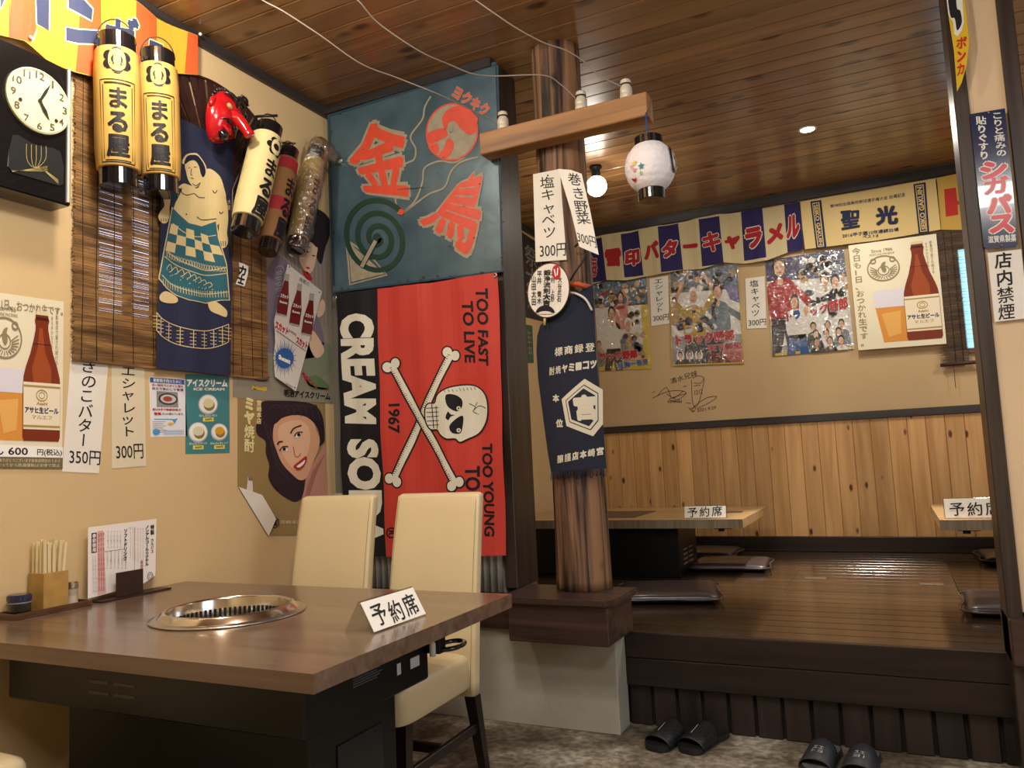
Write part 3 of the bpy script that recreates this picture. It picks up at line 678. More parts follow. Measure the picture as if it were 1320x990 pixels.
for ex, ey, er in ((335, 445, .4), (420, 362, -.6)):
    a.ell(white, ex, ey, 24, 10, er-.2, 6, 14); a.ell(inkk, ex+2, ey, 10, 10, 0, 7, 12); a.curve(hr, [(ex-24, ey+10), (ex-8, ey-12), (ex+24, ey-14)], 7, 8)
a.curve(ink('b06c50'), [(390, 430), (400, 480), (412, 492), (428, 482), (432, 470)], 5, 6)
a.blob(ink('b3302c'), [(392, 545), (420, 520), (450, 495), (468, 487), (468, 515), (450, 550), (425, 568), (405, 562)], 6); a.blob(white, [(410, 545), (440, 522), (458, 508), (450, 532), (425, 552)], 7)
a.vtext(ink('e8dca0'), 'ミヤ焼酎', [(108, 140), (170, 143), (168, 468), (108, 462)], .07, 3, ol=None); a.vtext(ink('e8dca0'), '宮崎本店', [(180, 160), (210, 162), (208, 300), (180, 300)], .04, 3)
hx = lambda cx, cy, r, ry: [(cx+r*math.sin(2*PI*k/6), cy+ry*math.cos(2*PI*k/6)) for k in range(6)]
a.line(hr, hx(287, 871, 24, 32), 6, 3, True); a.text(hr, '宮', (273, 852, 301, 890), .06, 3); a.text(ink('d9cba8'), '宮崎本店', (318, 858, 445, 880), .02, 3)
a.poly(ink('dcd5c8'), [(130, 605), (155, 610), (160, 700), (122, 680)], 3); a.poly(ink('8c6a70'), [(132, 605), (155, 610), (155, 630), (132, 626)], 4)
a.done(o)
fold = Art(S48, c6); P4 = [S48.P(*fold.to(*p), f_) for p, f_ in (((74, 664), .004), ((185, 712), .03), ((266, 850), .03), ((247, 951), .006))]
bm = bmesh.new(); vs = [bm.verts.new(p) for p in P4]; bm.faces.new(vs); r = bmesh.ops.extrude_face_region(bm, geom=bm.faces[:]); bmesh.ops.translate(bm, verts=[v for v in r['geom'] if isinstance(v, bmesh.types.BMVert)], vec=(.0008, 0, 0))
bmesh.ops.recalc_face_normals(bm, faces=bm.faces); tag(obj('folded_corner', bm, paper, o), 'white curled-over back of the torn corner')

# reed blind
BX = -2.468
reed = wood('reed_slat', 'a87e48', '5e3f1e', .6, axis=1, grain=40, stretch=8, vary=.4)
y0, y1 = 1.703, 2.625; bl_o = thing('reed_blind', 'brown reed blind hanging over the left window behind the blue hanging', 'blind', (BX, (y0+y1)/2, 1.53))
bm = bmesh.new(); z = 1.535; z1_ = 2.64; nn = 0
while z < z1_:
    h = random.uniform(.0026, .0040); e0 = y0+random.uniform(-.006, .006); e1 = y1+random.uniform(-.006, .006); dx = random.uniform(-.001, .001); sl = random.uniform(-.0012, .0012)
    sag = -.0 
    vs = []
    for yy, zz in ((e0, 0), (e1, sl)):
        for xx, zk in ((-.001, 0), (.0012, 0), (.0012, h), (-.001, h)): vs.append(bm.verts.new((BX+dx+xx, yy, z+zk+zz)))
    for f in ((0, 1, 2, 3), (7, 6, 5, 4), (0, 4, 5, 1), (1, 5, 6, 2), (2, 6, 7, 3), (3, 7, 4, 0)): bm.faces.new([vs[i] for i in f])
    z += h+random.uniform(.0001, .0011); nn += 1
bmesh.ops.recalc_face_normals(bm, faces=bm.faces)
tag(child(obj('reed_slats', bm, reed), bl_o), kind='stuff')
cord = M('dark_cord', '2a2018', .8)
for yy in (1.735, 1.79, 1.855, 1.935, 2.02, 2.38, 2.42, 2.47, 2.53, 2.59):
    child(obj('binding_cord', tube([(BX+.003, yy+random.uniform(-.004, .004), zq) for zq in (1.53, 1.8, 2.1, 2.4, 2.64)], .0013, 5), cord), bl_o)
child(obj('bottom_rail', box((BX-.003, y0, 1.528), (BX+.005, y1, 1.536), .001), reed), bl_o)

# blue wrestler hanging
SN = WL(-2.445, wave=lambda u, v: .004*math.sin(u*38)+.003*math.sin(u*17+v*5), step=(.02, .06))
navyc = M('navy_cotton', '1e2440', .85, bump=(700, .3, .0006))
nq = [(209, 140), (258, 165), (302, 178), (299, 330), (297, 484), (201, 475)]
o = sheet('wrestler_hanging', SN, nq, navyc, 'dark blue cloth hanging printed with a standing sumo wrestler', 'wall hanging')
a = Art(SN, c3, lift=.0004, base=.0012); bodyc = ink('d6c28c'); tl = ink('2f6470')
a.blob(bodyc, [(200, 690), (215, 650), (200, 640), (225, 620), (262, 632), (300, 640), (345, 545), (400, 580), (425, 650), (432, 700), (402, 760), (398, 830), (280, 870), (175, 790), (180, 730)], 1)
a.blob(bodyc, [(385, 640), (420, 660), (440, 730), (446, 800), (440, 870), (446, 920), (430, 948), (400, 945), (388, 900), (402, 850), (396, 760)], 1)
a.blob(bodyc, [(115, 690), (155, 690), (150, 745), (150, 780), (140, 815), (112, 825), (90, 800), (95, 770), (120, 735)], 1)
a.blob(bodyc, [(235, 515), (300, 500), (330, 540), (325, 590), (300, 630), (275, 640), (250, 610), (238, 570)], 2)
a.blob(bodyc, [(222, 520), (235, 475), (275, 465), (300, 475), (335, 520), (345, 560), (335, 590), (310, 600), (300, 520)], 2); a.blob(navy, [(228, 522), (240, 482), (272, 474), (300, 484), (330, 525), (338, 565), (325, 588), (312, 570), (300, 530), (280, 505), (255, 505)], 3)
for P_ in ([(262, 545), (258, 572), (266, 578)], [(246, 542), (256, 538)], [(272, 538), (288, 535)], [(258, 592), (272, 596)], [(215, 640), (215, 665), (240, 680), (275, 672), (300, 690), (335, 692)], [(290, 790), (320, 805), (390, 800)], [(372, 655), (382, 670), (392, 655)], [(265, 620), (285, 632), (310, 615)], [(402, 765), (410, 775), (420, 765)]): a.curve(inkk, P_, 3.5, 4)
a.ell(inkk, 236, 778, 4, 4, 0, 4, 8)
for k in range(4): a.curve(inkk, [(100+k*13, 800), (104+k*13, 815)], 3, 4); a.curve(inkk, [(400+k*10, 915), (402+k*10, 940)], 3, 4)
a.set(c2)
ap = [(880, 110), (960, 190), (1030, 205), (1100, 180), (1110, 265), (1148, 400), (1165, 580), (1120, 580), (1050, 595), (960, 580), (900, 555), (850, 520), (808, 470), (835, 320)]
a.poly(bodyc, [(x+(x-985)*.035, y+(y-370)*.02) for x, y in ap], 4); a.poly(tl, ap, 5)
g = quadmap([(870, 195), (1100, 265), (1150, 400), (838, 330)])
for r_ in range(3):
    for c_ in range(6):
        if (r_+c_) % 2 == 0: a.poly(bodyc, [g(c_/6, r_/3*1.0-.02), g((c_+1)/6, r_/3-.02), g((c_+1)/6, (r_+1)/3), g(c_/6, (r_+1)/3)], 6)
a.curve(bodyc, [(880, 190), (960, 250), (1040, 258), (1102, 250)], 4, 6)
a.curve(bodyc, [(838, 325), (900, 370), (980, 410), (1060, 430), (1152, 415)], 4, 6); a.curve(bodyc, [(832, 360), (900, 405), (980, 440), (1060, 455), (1155, 445)], 4, 6)
for k in range(22):
    x = 842+k*14; y = 340+ (k*14)*.42 - (k*k)*.11; a.line(bodyc, [(x, y-4), (x+10, y+24)], 2.5, 6); a.line(bodyc, [(x+10, y-2), (x, y+24)], 2.5, 6)
for k in range(8): a.curve(bodyc, [(845+k*30, 420+k*11), (865+k*30, 400+k*13), (875+k*30, 430+k*11), (858+k*30, 440+k*11)], 3.5, 6)
for k in range(16): a.ell(bodyc, 850+k*16+random.uniform(-6, 6), 440+k*6+random.uniform(-18, 18), 3, 3, 0, 6, 6)
a.curve(bodyc, [(820, 455), (880, 505), (980, 540), (1060, 550), (1160, 540)], 4, 6)
for k in range(26): x = 826+k*13; y0_ = 470+60*math.sin(min(1, (k)/17)*PI/2); a.line(bodyc, [(x, y0_+5), (x+2, y0_+38)], 3, 6)
for P_ in ([(810, 560), (835, 538), (870, 545), (905, 572), (898, 595), (850, 597), (815, 585)], [(1065, 588), (1095, 585), (1130, 610), (1156, 640), (1150, 668), (1115, 655), (1075, 632)]): a.blob(bodyc, P_, 4)
up_ = [(797, 645), (830, 680), (900, 712), (980, 735), (1060, 738), (1120, 722), (1165, 705)]; lo_ = [(797, 735), (830, 770), (900, 805), (980, 825), (1060, 828), (1120, 815), (1165, 795)]
a.curve(bodyc, up_, 4, 2); a.curve(bodyc, lo_, 4, 2)
U_, L2 = crom(up_, 4), crom(lo_, 4)
for k in range(0, len(U_), 3):
    a.line(bodyc, [U_[k], L2[k]], 3.5, 2)
    for t in (.2, .4, .6, .8): x = U_[k][0]*(1-t)+L2[k][0]*t; y = U_[k][1]*(1-t)+L2[k][1]*t; a.line(bodyc, [(x-18, y), (x+15, y+3)], 3, 2)
a.set(c3); a.vtext(bodyc, '大関', [(440, 700), (462, 700), (462, 760), (440, 760)], 0, 2)
a.done(o)

# small name sticker pinned on the blind
SK = WL(-2.462)
o = sheet('name_sticker', SK, [(505, 150), (530, 158), (556, 172), (552, 210), (535, 275), (490, 262), (512, 205)], paper, 'small white calligraphy sticker pinned on the reed blind', 'sticker', tf=Art(SK, c4).tf)
Art(SK, c4).vtext(inkk, '力士', [(508, 165), (548, 175), (528, 270), (496, 258)], .06).done(o)

# ------------------------------------------------------------------ clock
CX = -2.375; SCk = WL(CX, ); a0 = Art(SCk)
def yz(x, y): return SCk.uv(x, y)
ytop, ybot = yz(94, 95), yz(91, 266); yl = 1.335; yr = (ytop[0]+ybot[0])/2; zt_ = ytop[1]; zb_ = ybot[1]
ck = thing('wall_clock', 'black long-case pendulum wall clock with a cream dial at the upper left', 'clock', (-2.479, (yl+yr)/2, zb_))
bk = M('black_lacquer', '121214', .14, coat=.6); ch = M('chrome_strip', 'e6e2d6', .45, .3)
cm = (yl+yr)/2
top = [(yl, zb_), (yr, zb_), (yr, zt_)]+[(cm+(yr-cm)*math.cos(t), zt_+.012*math.sin(t)) for t in [PI*k/14 for k in range(1, 14)]]+[(yl, zt_)]
def slabx(pts, x0, x1, bev=0):
    t = bmesh.new(); v = [t.verts.new((x0, p[0], p[1])) for p in pts]; f = t.faces.new(v); r = bmesh.ops.extrude_face_region(t, geom=[f]); bmesh.ops.translate(t, verts=[q for q in r['geom'] if isinstance(q, bmesh.types.BMVert)], vec=(x1-x0, 0, 0))
    bmesh.ops.recalc_face_normals(t, faces=t.faces)
    if bev: bmesh.ops.bevel(t, geom=t.edges[:], offset=bev, segments=2, affect='EDGES')
    return t
child(obj('case', slabx(top, -2.478, CX-.002, .004), bk), ck)
for yy in (yl+.012, yr-.012): child(obj('chrome_edge', box((CX-.004, yy-.004, zb_+.01), (CX+.004, yy+.004, zt_+.012), .001), ch), ck)
dc = yz(49, 131); R_d = (yz(49, 90)[1]-yz(49, 171)[1])/2
dial = child(obj('dial', lathe([(R_d, 0), (R_d, .008), (R_d-.006, .011), (R_d-.01, .008)], 48, mat=frame_mat((CX, dc[0], dc[1]), (1, 0, 0), (0, 1, 0))), M('dial_cream', 'e2dcae', .35, coat=.3)), ck)
a = Art(SCk, lambda x, y: (dc[0]+x, dc[1]-y), True, base=.0095, lift=.0005); dk_ = ink('1b1b1b')
for h in range(1, 13):
    t = 2*PI*h/12; cx, cy = R_d*.8*math.sin(t), -R_d*.8*math.cos(t); wv = .016 if h in (10, 12) else (.012 if h == 11 else (.004 if h == 1 else .009)); a.text(ink('5a5446'), str(h), (cx-wv*.9, cy-.012, cx+wv*.9, cy+.012), .01, 1)
for h in range(60): t = 2*PI*h/60; a.line(ink('8a846a'), [(R_d*.93*math.sin(t), -R_d*.93*math.cos(t)), (R_d*.97*math.sin(t), -R_d*.97*math.cos(t))], .0012, 1)
def hand(t, l, wd): a.poly(dk_, [(-.004*math.cos(t), -.004*math.sin(t)), (l*.5*math.sin(t)-wd*math.cos(t), -l*.5*math.cos(t)-wd*math.sin(t)), (l*math.sin(t), -l*math.cos(t)), (l*.5*math.sin(t)+wd*math.cos(t), -l*.5*math.cos(t)+wd*math.sin(t)), (.004*math.cos(t), .004*math.sin(t))], 3)
hand(2*PI*4.97/12, R_d*.62, .007); hand(2*PI*1.5/60+.3, R_d*.78, .005); a.ell(dk_, 0, 0, .007, .007, 0, 4, 14)
for kx, ky in ((-.062, .02), (.055, .045)): a.ell(dk_, kx, ky, .006, .006, 0, 2, 12)
a.done(ck, {'picture': 'clock_hands', 'lettering': 'numerals'}) if False else None
o_before = set(bpy.data.objects)
a.done(dial, {'picture': 'clock_hands', 'lettering': 'numerals'})
wn_ = [(62, 690), (90, 688), (160, 730), (210, 748), (270, 755), (308, 775), (325, 850), (322, 940), (300, 948), (60, 878), (42, 850), (48, 760)]
W_ = [yz(x/3.96, y/3.96) for x, y in wn_]
t = slabx(W_, CX-.0015, CX+.001); child(obj('pendulum_window', t, M('pendulum_glass', '2a2c2c', .08, coat=.5)), ck)
a = Art(SCk, c1, base=.0018, lift=.0004); gw = ink('a79a62')
for k in range(5): a.curve(gw, [(133+k*25, 735+k*3), (135+k*24, 810), (160+k*10, 850), (200, 858-k*4)], 2.5, 1)
for k in range(4): a.line(gw, [(60, 878-k*2), (240, 850+k*8)], 2.2, 2); a.line(gw, [(200, 850), (295, 938-k*6)], 2.2, 2)
a.done(ck, {'picture': 'gold_lines'}) if False else a.done(ck.children[0], {'picture': 'gold_lines'})

# ------------------------------------------------------------------ yellow and orange caramel banner above
SB = WL(-2.444, wave=lambda u, v: .006*math.sin(u*24+v*6), step=(.03, .06))
bq = [(-190, -460), (170, 0-14), (700, 5), (800, 90), (1005, 182), (1006, 385), (900, 372), (700, 385), (480, 396), (400, 372), (240, 310), (120, 212), (0, 178), (-190, 160)]
bq = [(-190, -460), (500, -100), (690, 5), (800, 92), (1003, 184), (1006, 384), (900, 372), (700, 392), (480, 396), (400, 372), (240, 310), (120, 212), (0, 178), (-190, 160)]
o = sheet('caramel_banner', SB, bq, M('banner_yellow', 'c6a22c', .75, bump=(500, .3, .0006)), 'yellow and orange striped cloth banner with dark katakana above the clock', 'banner', tf=Art(SB, c1).tf, thick=.001)
a = Art(SB, c1, base=.0016, lift=.0005); bor = ink('cb5a2c'); bnv = ink('38405e'); yw = ink('e6dda6')
a.poly(bor, [(58, -120), (180, -80), (180, 150), (150, 222), (122, 208), (45, 188)], 1); a.poly(bor, [(400, -60), (515, -30), (512, 180), (480, 392), (388, 362), (400, 180)], 1)
a.poly(bor, [(690, 8), (797, 92), (795, 300), (700, 385), (690, 180)], 1); a.poly(bor, [(955, 165), (1003, 186), (1004, 382), (945, 374)], 1)
for P_ in ([(182, -80), (255, -60), (250, 155), (185, 125)], [(345, -30), (400, -20), (465, 50), (460, 108), (400, 72), (348, 40)], [(338, 138), (400, 155), (505, 162), (503, 228), (400, 222), (340, 205)], [(0, -20), (25, -20), (0, 50)], [(755, 205), (830, 232), (826, 262), (752, 248)]):
    a.line(yw, P_, 16, 2, True); a.poly(bnv, P_, 3)
a.text(bnv, 'ガ', [(535, 75), (705, 95), (705, 340), (530, 260)], .05, 2, ol=yw, olw=.04); a.line(bor, [(45, 10), (45, 188)], 2, 2); a.line(yw, [(185, 150), (158, 218)], 8, 2)
a.done(o)
for x, y in ((145, 197), (1012, 178)):
    p = SB.P(*SB.uv(x/3.96, y/3.96), .006); bm = ball(p, .007, sub=2); obj('white_clip', bm, M('white_plastic', 'e8e6e0', .3), o)

# ------------------------------------------------------------------ dark rib fan
fp = Vector((-2.464, 2.324, 2.318)); fan = thing('ribbed_fan', 'large dark brown ribbed half-round fan on the wall behind the red mask', 'fan', fp)
rib = M('dark_rib_wood', '3a2320', .35, noise=(30, .3)); nr = 34
for k in range(nr):
    t = math.radians(-8+196*k/(nr-1)); c_, s_ = math.cos(t), math.sin(t); L = .455
    bm = bmesh.new(); wv = .012
    pts = [(0.05, -.003), (L, -wv*1.55), (L, wv*1.55), (.05, .003)]
    lo = [bm.verts.new((.001+.004*(k % 2), c_*p-s_*q_, s_*p+c_*q_)) for p, q_ in pts]; f = bm.faces.new(lo); r = bmesh.ops.extrude_face_region(bm, geom=[f]); bmesh.ops.translate(bm, verts=[v for v in r['geom'] if isinstance(v, bmesh.types.BMVert)], vec=(.004, 0, 0)); bmesh.ops.recalc_face_normals(bm, faces=bm.faces)
    obj('rib', bm, rib, fan)
obj('rim', tube([(.006, .460*math.cos(math.radians(-8+4*k)), .460*math.sin(math.radians(-8+4*k))) for k in range(50)], .006, 6), rib, fan)
obj('pivot', lathe([(.05, 0), (.05, .014), (.02, .018)], mat=frame_mat((0, 0, 0), (1, 0, 0))), rib, fan)

# ------------------------------------------------------------------ tengu mask
mp = PX(283, 152, -2.385); mk = thing('tengu_mask', 'glossy red long-nosed tengu mask with black hair hung on the dark fan', 'mask', mp, 0)
rl = M('red_lacquer', 'b3121a', .14, coat=.7); bl_ = M('black_lacquer', '121214', .14)
# local frame: out = +x (from wall), right = +y ; face turned to the right and tilted
R3 = Matrix.Rotation(math.radians(-24), 3, 'X') @ Matrix.Rotation(math.radians(18), 3, 'Z')
def mk_tr(bm): bmesh.ops.transform(bm, matrix=(R3.to_4x4() @ Matrix.Scale(1.12, 4)), verts=bm.verts); return bm
bm = bmesh.new(); bmesh.ops.create_uvsphere(bm, u_segments=32, v_segments=24, radius=1)
for v in bm.verts:
    x, y, z = v.co; wz = 1-.28*max(0, -z)**2
    v.co = Vector((x*.062*(1 if x > 0 else .3), y*.082*wz, z*.112))
    r2 = (v.co.z-.045)
    if x > .2: v.co.x += .012*math.exp(-((z-.38)/.12)**2) + .010*math.exp(-((abs(y)-.45)/.2)**2-((z+.15)/.22)**2) - .014*math.exp(-((abs(y)-.4)/.16)**2-((z-.14)/.12)**2) + .004*math.sin(z*34)*math.exp(-((z-.65)/.25)**2)
for f in bm.faces: f.smooth = True
obj('face', mk_tr(bm), rl, mk)
obj('nose', mk_tr(tube(crom([(.045, 0, .015), (.07, .004, .0), (.095, .016, -.022), (.115, .03, -.045), (.122, .036, -.054)], 6), [.026-.008*min(1, k/18)+(.003 if k > 17 else 0) for k in range(24)]+[.008], 14)), rl, mk)
for s in (-1, 1):
    obj('eye', mk_tr(ball((.052, s*.036, .02), .013, scale=(.7, 1.2, .7))), M('mask_eye_gold', 'c9a46a', .2), mk)
    obj('eyebrow', mk_tr(tube(crom([(.066, s*.015, .036), (.068, s*.036, .05), (.055, s*.058, .058), (.04, s*.072, .05)], 5), [.004+.005*math.sin(PI*k/15) for k in range(16)], 8)), bl_, mk)
    obj('ear', mk_tr(ball((.012, s*.082, .0), .022, scale=(.5, .5, 1.2))), rl, mk)
    obj('moustache', mk_tr(tube(crom([(.062, s*.006, -.034), (.064, s*.03, -.04), (.052, s*.052, -.055)], 5), [.006, .007, .008, .008, .007, .006, .005, .004, .003, .002, .001], 7)), bl_, mk)
obj('lower_lip', mk_tr(tube(crom([(.048, -.026, -.062), (.06, 0, -.07), (.048, .026, -.062)], 6), .007, 8)), rl, mk)
obj('beard', mk_tr(ball((.045, 0, -.086), .022, scale=(.8, 1.1, 1))), bl_, mk)
bm = bmesh.new()
for k in range(18):
    t = PI*(.02+.96*k/17); ball((.006, .086*math.cos(t), .114*math.sin(t)-.0), .0085, bm, 1)
obj('hair_band', mk_tr(bm), bl_, mk)
obj('headpiece', mk_tr(lathe([(.02, 0), (.024, .008), (.02, .016), (.024, .026), (.008, .034)], 8, mat=frame_mat((.055, 0, .075), (.8, 0, .7)))), bl_, mk)
St = WL(-2.40); o = sheet('wooden_name_tag', St, [(445, 340), (525, 292), (538, 325), (462, 362)], M('tag_wood', 'cbb68c', .6), 'small pale calligraphy tag beside the red mask', 'tag', tf=Art(St, c3).tf, thick=.004)
Art(St, c3, base=.0045).text(inkk, '大願成就', [(452, 342), (522, 300), (532, 322), (464, 358)], .05).done(o)

# ------------------------------------------------------------------ long paper lanterns
plast = M('black_plastic', '141414', .35); capm = M('black_cap_gloss', '101012', .12, coat=.5)
def long_lantern(name, label, p_top, p_bot, r, paperm, words, facing, group, crest=True, band=None, wrapped=False):
    """cylinder lantern from bottom point to top point, ribbed paper with ink calligraphy"""
    p_top, p_bot = Vector(p_top), Vector(p_bot); ax = (p_top-p_bot); L = ax.length; z = ax.normalized()
    t = thing(name, label, 'lantern', p_bot, 0, group); m = frame_mat((0, 0, 0), z, facing-z*facing.dot(z))
    cap = .075*L; body0, body1 = cap*1.5, L-cap*1.5
    n = int((body1-body0)/.0075); prof = []
    def rad(zz): u = (zz-body0)/(body1-body0); return r*(.93+.07*min(1, 6*u, 6*(1-u)))
    for k in range(n*2+1):
        zz = body0+(body1-body0)*k/(n*2); prof.append((rad(zz)+(.0012 if k % 2 else -.0022), zz))
    bmx = lathe(prof, 36, mat=m); 
    for f in bmx.faces: f.smooth = True
    pap = obj('paper_shade', bmx, paperm, t)
    for a_, b_ in ((0, body0), (body1, L)): obj('end_cap', lathe([(r*.80, a_), (r*.84, a_+.003), (r*.84, b_-.003), (r*.80, b_)], 32, mat=m), capm, t)
    hb = [m @ Vector((0, r*.84*math.cos(a_), L-.02+r*1.15*math.sin(a_))) for a_ in [PI*k/12 for k in range(13)]]
    obj('wire_handle', tube(hb, .0022, 6), blk, t)
    obj('hook', xf(box((-.012, -.006, L), (.012, .006, L+.018), .002), m), blk, t)
    # calligraphy wrapped round the paper
    class Cyl: pass
    sf = Cyl(); sf.step = (.012, None); sf.P = lambda u, v, off: m @ Vector(((rad(v)+.0018+off)*math.cos(u/r), (rad(v)+.0018+off)*math.sin(u/r), v)); sf.uv = None
    a = Art(sf, lambda x, y: (x*r, body1-(body1-body0)*y), True, base=0, lift=.0003)
    if band:
        for b0, b1 in band: a.poly(ink('a02a30'), [(-PI*.98, b0), (PI*.98, b0), (PI*.98, b1), (-PI*.98, b1)], 0)
    k_ = (body1-body0)/r
    if crest:
        cy = .13
        for q_ in range(6):
            tt = PI/6+2*PI*q_/6; a.ell(inkk, .42*math.cos(tt), cy+.42*math.sin(tt)/k_, .24, .24/k_, 0, 1, 16)
        a.ring(ink('cfae62'), 0, cy, .34, .07, 2, ry=.34/k_); a.ell(inkk, 0, cy, .26, .26/k_, 0, 3, 16); a.ring(ink('cfae62'), 0, cy, .13, .05, 4, ry=.13/k_)
        for qx in (-1, 1):
            a.line(inkk, [(qx*.78, .30), (qx*.78, .98)], .035, 1); a.line(inkk, [(qx*.64, .34), (qx*.64, .955)], .035, 1)
        for qy, qw in ((.30, .78), (.98, .78), (.325, .58), (.965, .58)): a.line(inkk, [(-qw, qy), (qw, qy)], .035/k_*1.6, 1)
        a.vtext(inkk, words, [(-.52, .35), (.52, .35), (.52, .94), (-.52, .94)], .06, 2)
    else: a.vtext(inkk, words, [(-.62, .24 if band else .30), (.62, .24 if band else .30), (.62, 1.0), (-.62, 1.0)], .06, 2)
    if not crest and not band:
        for q_ in range(6):
            tt = 2*PI*q_/6; a.ell(inkk, .45*math.cos(tt), .16+.45*math.sin(tt)/k_, .24, .24/k_, 0, 1, 14)
        a.ring(ink('d8c890'), 0, .16, .34, .07, 2, ry=.34/k_); a.ell(inkk, 0, .16, .24, .24/k_, 0, 3, 14)
    a.done(pap)
    for ch_ in pap.children: ch_.matrix_world = Matrix()
    return t, m, L, r
lp1 = M('lantern_paper_amber', 'd9ab54', .7, noise=(9, .12)); lp2 = M('lantern_paper_cream', 'd6c68c', .7, noise=(9, .1)); lp3 = M('lantern_paper_brown', '94683a', .7, noise=(9, .15))
def toward(p): d = EYE-Vector(p); d.z = 0; return d.normalized()
G1 = 'long paper lanterns on the left wall'
p1 = PX(150, 48, -2.36); p1b = PX(153.5, 243, -2.36); long_lantern('long_lantern', 'amber paper lantern with black calligraphy hanging right of the clock', p1, p1b, .0745, lp1, 'まる屋', toward(p1), G1)
p2 = PX(203, 68, -2.36); p2b = PX(208, 251, -2.36); long_lantern('long_lantern', 'amber paper lantern between the first lantern and the red mask', p2, p2b, .071, lp1, 'まる屋', toward(p2), G1)
p3 = PX(348, 163, -2.30); p3b = PX(315, 300, -2.30); f3 = (toward(p3)+Vector((.1, .75, 0))).normalized()
long_lantern('long_lantern', 'cream paper lantern tilted on a black hook right of the wrestler hanging', p3, p3b, .066, lp2, 'まる屋', f3, G1, crest=False)
p4 = PX(373, 193, -2.35); p4b = PX(345, 326, -2.35); long_lantern('long_lantern', 'brown paper lantern with red bands, tilted between two others', p4, p4b, .052, lp3, 'まる屋', f3, G1, crest=False, band=[(.02, .16), (.52, .68)])
p5 = PX(408, 193, -2.395); p5b = PX(381, 323, -2.395); t5, m5, L5, r5 = long_lantern('long_lantern', 'lantern wrapped in clear crumpled plastic nearest the wall corner', p5, p5b, .050, lp2, 'まる屋', f3, G1, crest=False, band=[(0, .001)])
t = bmesh.new(); bmesh.ops.create_cone(t, segments=36, radius1=.062, radius2=.06, depth=L5*1.02, cap_ends=False)
bmesh.ops.subdivide_edges(t, edges=[e for e in t.edges if abs(e.verts[0].co.z-e.verts[1].co.z) > .1], cuts=24)
from mathutils import noise as mnoise
for v in t.verts:
    nv = mnoise.noise(v.co*28); v.co.x *= 1+.13*nv; v.co.y *= 1+.13*nv; v.co.z += L5*.5+.006*mnoise.noise(v.co*40)
    if v.co.z < L5*.12: v.co.x *= .85; v.co.y *= .85
for f in t.faces: f.smooth = True
pw_ = obj('plastic_wrap', xf(t, m5), clear('clear_film', .16, 'e6dfcf', .3, (35, .01)), t5)
# gathered twist of film at its shoulder
tw = bmesh.new(); ctr = m5 @ Vector((0, 0, L5*1.0)); 
pts = [ctr+Vector((0, 0, .0)), ctr+Vector((.01, .045, .012)), ctr+Vector((.015, .095, -.005)), ctr+Vector((.02, .13, -.02)), ctr+Vector((.02, .15, -.015))]
tb = tube(crom(pts, 6), [.06, .062, .06, .058, .055, .052, .05, .046, .044, .042, .038, .034, .03, .026, .02, .016, .013, .011, .010, .014, .018, .022, .026, .024, .02][:25], 18, cap=False)
for v in tb.verts: v.co += Vector((mnoise.noise(v.co*50), mnoise.noise(v.co*50+Vector((3, 0, 0))), mnoise.noise(v.co*50+Vector((0, 5, 0)))))*.010
obj('plastic_twist', tb, clear('clear_film', .16, 'e6dfcf', .3, (35, .01)), t5)
# bracket with hooks
br = M('black_iron', '15130f', .45)
hk = thing('hanging_bracket', 'black iron wall bracket carrying the three tilted lanterns', 'bracket', (-2.478, 2.45, 2.05))
h1a, h1b = PX(331, 150, -2.40), PX(358, 149, -2.33); child(obj('hook_bar', tube([h1a, h1b], .006, 8), br), hk)
h2a, h2b = PX(364, 184, -2.40), PX(380, 185, -2.30); child(obj('hook_bar', tube([h2a, h2b], .005, 8), br), hk)
child(obj('upright', tube([h1a, PX(323, 165, -2.41), PX(312, 215, -2.42), PX(300, 245, -2.42), PX(298, 330, -2.42)], .007, 8), br), hk)

# ------------------------------------------------------------------ painted tin mosquito-coil sign on the partition
g1 = (410, 60, 3.193)
SG = WY(3.062)
tinblue = M('painted_tin_blue', '4f6872', .33, .2, noise=(5, .22), bump=(14, .35, .004), h2='3b525e', coat=.25)
o = sheet('painted_tin_sign', SG, [(424, 150), (640, 81), (648, 351), (431, 378)], tinblue, 'large blue-grey painted tin sign with red characters and a dark green coil', 'sign', thick=.012, off=-.0)
SGf = WY(3.0495); a = Art(SGf, g1, lift=.0008); sc_ = M('sign_cream', '9a927a', .5, noise=(30, .2)); sr = M('sign_red', 'd4492f', .45, noise=(30, .12)); sg = M('sign_dark_green', '1e3a2c', .4); edge = ink('24303a')
a.text(sr, '金', [(150, 370), (385, 250), (395, 610), (60, 540)][:0] or [(95, 400), (348, 235), (385, 620), (185, 600)], .045, 2, ol=sc_, olw=.06)
a.text(sr, '鳥', [(560, 545), (725, 470), (655, 880), (405, 740)][:0] or [(575, 555), (705, 490), (640, 880), (410, 725)], .045, 2, ol=sc_, olw=.06)
a.text(sr, 'ヨクキク', [(575, 160), (712, 245), (690, 292), (550, 205)], .03, 2, ol=sc_, olw=.05)
a.ell(sr, 552, 352, 108, 120, .2, 1); a.ell(sc_, 552, 352, 101, 113, .2, 2)
a.blob(sr, [(512, 300), (530, 265), (575, 245), (615, 250), (640, 275), (660, 300), (652, 325), (660, 340), (630, 365), (600, 350), (578, 325), (560, 308), (540, 318), (525, 345)], 3)
a.blob(sr, [(452, 360), (480, 345), (520, 338), (535, 365), (505, 385), (470, 400), (452, 390)], 3); a.blob(sr, [(535, 380), (560, 395), (550, 440), (525, 462), (498, 450), (520, 415)], 3); a.blob(sr, [(455, 410), (490, 400), (500, 430), (480, 445)], 3); a.ell(sc_, 548, 330, 12, 18, 0, 4)
